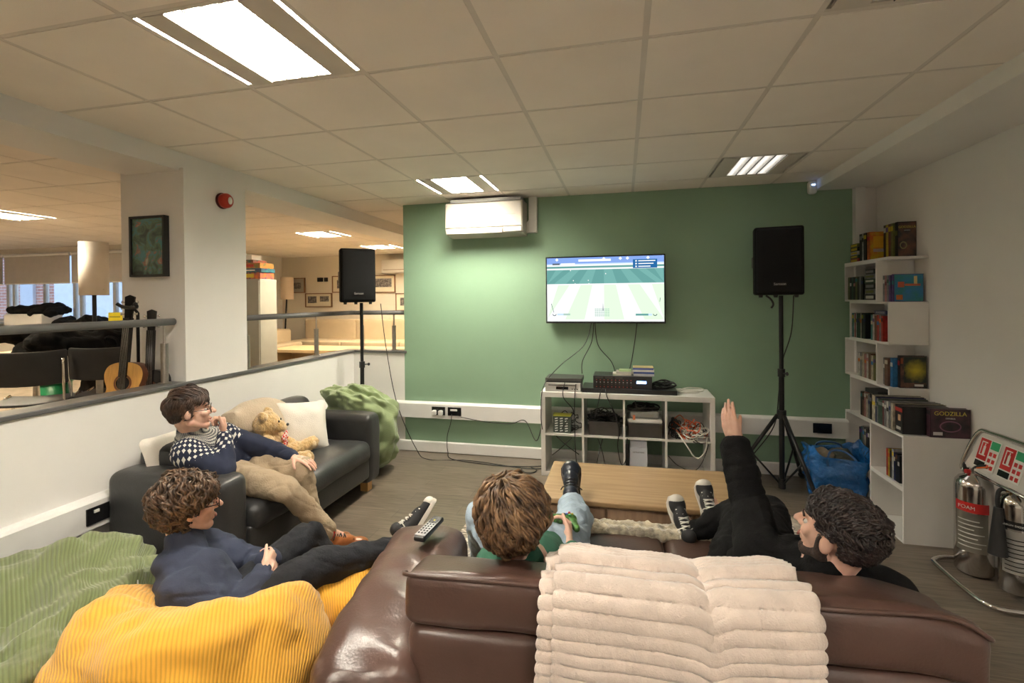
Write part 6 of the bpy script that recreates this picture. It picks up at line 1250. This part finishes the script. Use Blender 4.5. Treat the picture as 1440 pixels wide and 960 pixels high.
# ---------------------------------------------------------------- 4: man in black raising his arm on the right of the sofa
H4=Head((.625,1.63,.865),RM(44,-14,0))
J4=dict(base=(.58,1.9,.5),neck=(.60,1.635,.755),chest_top=(.59,1.70,.70),chest=(.56,1.78,.64),belly=(.52,1.90,.57),pelvis=(.50,2.02,.52),
 shl=(.445,1.76,.70),shr=(.77,1.68,.675),ell=(.465,1.995,.785),wrl=(.452,2.165,.965),elr=(.86,1.80,.53),wrr=(.80,2.02,.50),
 hipl=(.42,2.06,.52),hipr=(.58,2.06,.52),knl=(.52,2.40,.60),knr=(.66,2.42,.60),anl=(.30,2.50,.51),anr=(.46,2.62,.475),tol=(.25,2.52,.55),tor=(.43,2.72,.58))
J4['anl']=(.315,2.40,.475)
hnd4={'l':dict(D=(-.22,.15,.95),N_=(.72,.62,.1),T=(-.65,-.72,.0),curl=(4,7,10,14),thumb=(.18,.95,.30),sc_=1.02,spread=3,tcurl=6)}
hnd4['r']=dict(D=(.1,.9,-.1),N_=(0,0,-1),T=(-1,0,0),curl=(20,20,20,20),sc_=1.)
P4=person('man with short dark hair and beard in black clothes raising his left hand',J4,H4,None,m_skin,False,(.02,.012,.01),hnd4)
m_blk=mat('black_sweatshirt',(.0035,.0035,.004),.9,var=.3,vscale=7,bump=.3,bscale=150,spec=.2)
top(P4,J4,m_blk,'sweatshirt',1.0,.010,.016,True,.010,12,cut=(.90,.93))
trousers(P4,J4,mat('black_jeans',(.004,.004,.0045),.85,var=.3,vscale=8,bump=.3,bscale=120,spec=.2),'trousers',-.004,.010,13,cut=(.92,.92))
m_can=mat('black_canvas',(.012,.012,.014),.7)
shoe(P4,(.268,2.42,.415),(.235,2.515,.605),(.25,-.85,.40),'canvas',m_can,sc_=.95); shoe(P4,(.425,2.645,.415),(.405,2.76,.60),(.05,-.85,.5),'canvas',m_can,sc_=1.)
b=MB(); e,w_=V(J4['ell']),V(J4['wrl']); b.cyl(e.lerp(w_,1.04),e.lerp(w_,1.055),.0285,n=20); b.build('wrist_cord',m_black,P4)
mask4=lambda d:(d.z>.40 and d.y<.82) or (d.z>-.05 and d.y<.45) or (d.y<.0 and d.z>-.60)
mask4c=lambda d: mask4(d) and not (abs(d.x)>.5 and -.75<d.z<.0 and -.22<d.y<.45)
hair(P4,H4,hairmat('black_hair',(.030,.016,.013),(.008,.005,.005),.38,40),(mask4c,lambda d,rn:V((d.x*.6+rn.uniform(-.5,.5),.4+rn.uniform(-.4,.4),-.1)) if d.z>.45 else V((d.x*.3,-.5,-.9)),lambda d:.034 if d.z>.3 else .020,lambda d:.002+.014*max(0,min(1,(d.z+.15)/.6)),(.0042,9),.0024),2600,21)
# beard shell
bd=MB(None,Matrix.Translation(H4.c)@H4.R.to_4x4()); bd.ell((0,.070,-.093),(.028,.025,.022)); bd.cap((-.050,.006,-.056),(-.018,.066,-.095),.0245,.018); bd.cap((.050,.006,-.056),(.018,.066,-.095),.0245,.018); bd.cap((-.068,.020,.004),(-.058,.012,-.05),.008,.019); bd.cap((.068,.020,.004),(.058,.012,-.05),.008,.019)
bd.blob('beard',mat('beard_stubble',(.055,.032,.025),.9,col2=(.02,.012,.010),vscale=90,bump=.6,bscale=300),P4,.005,3)
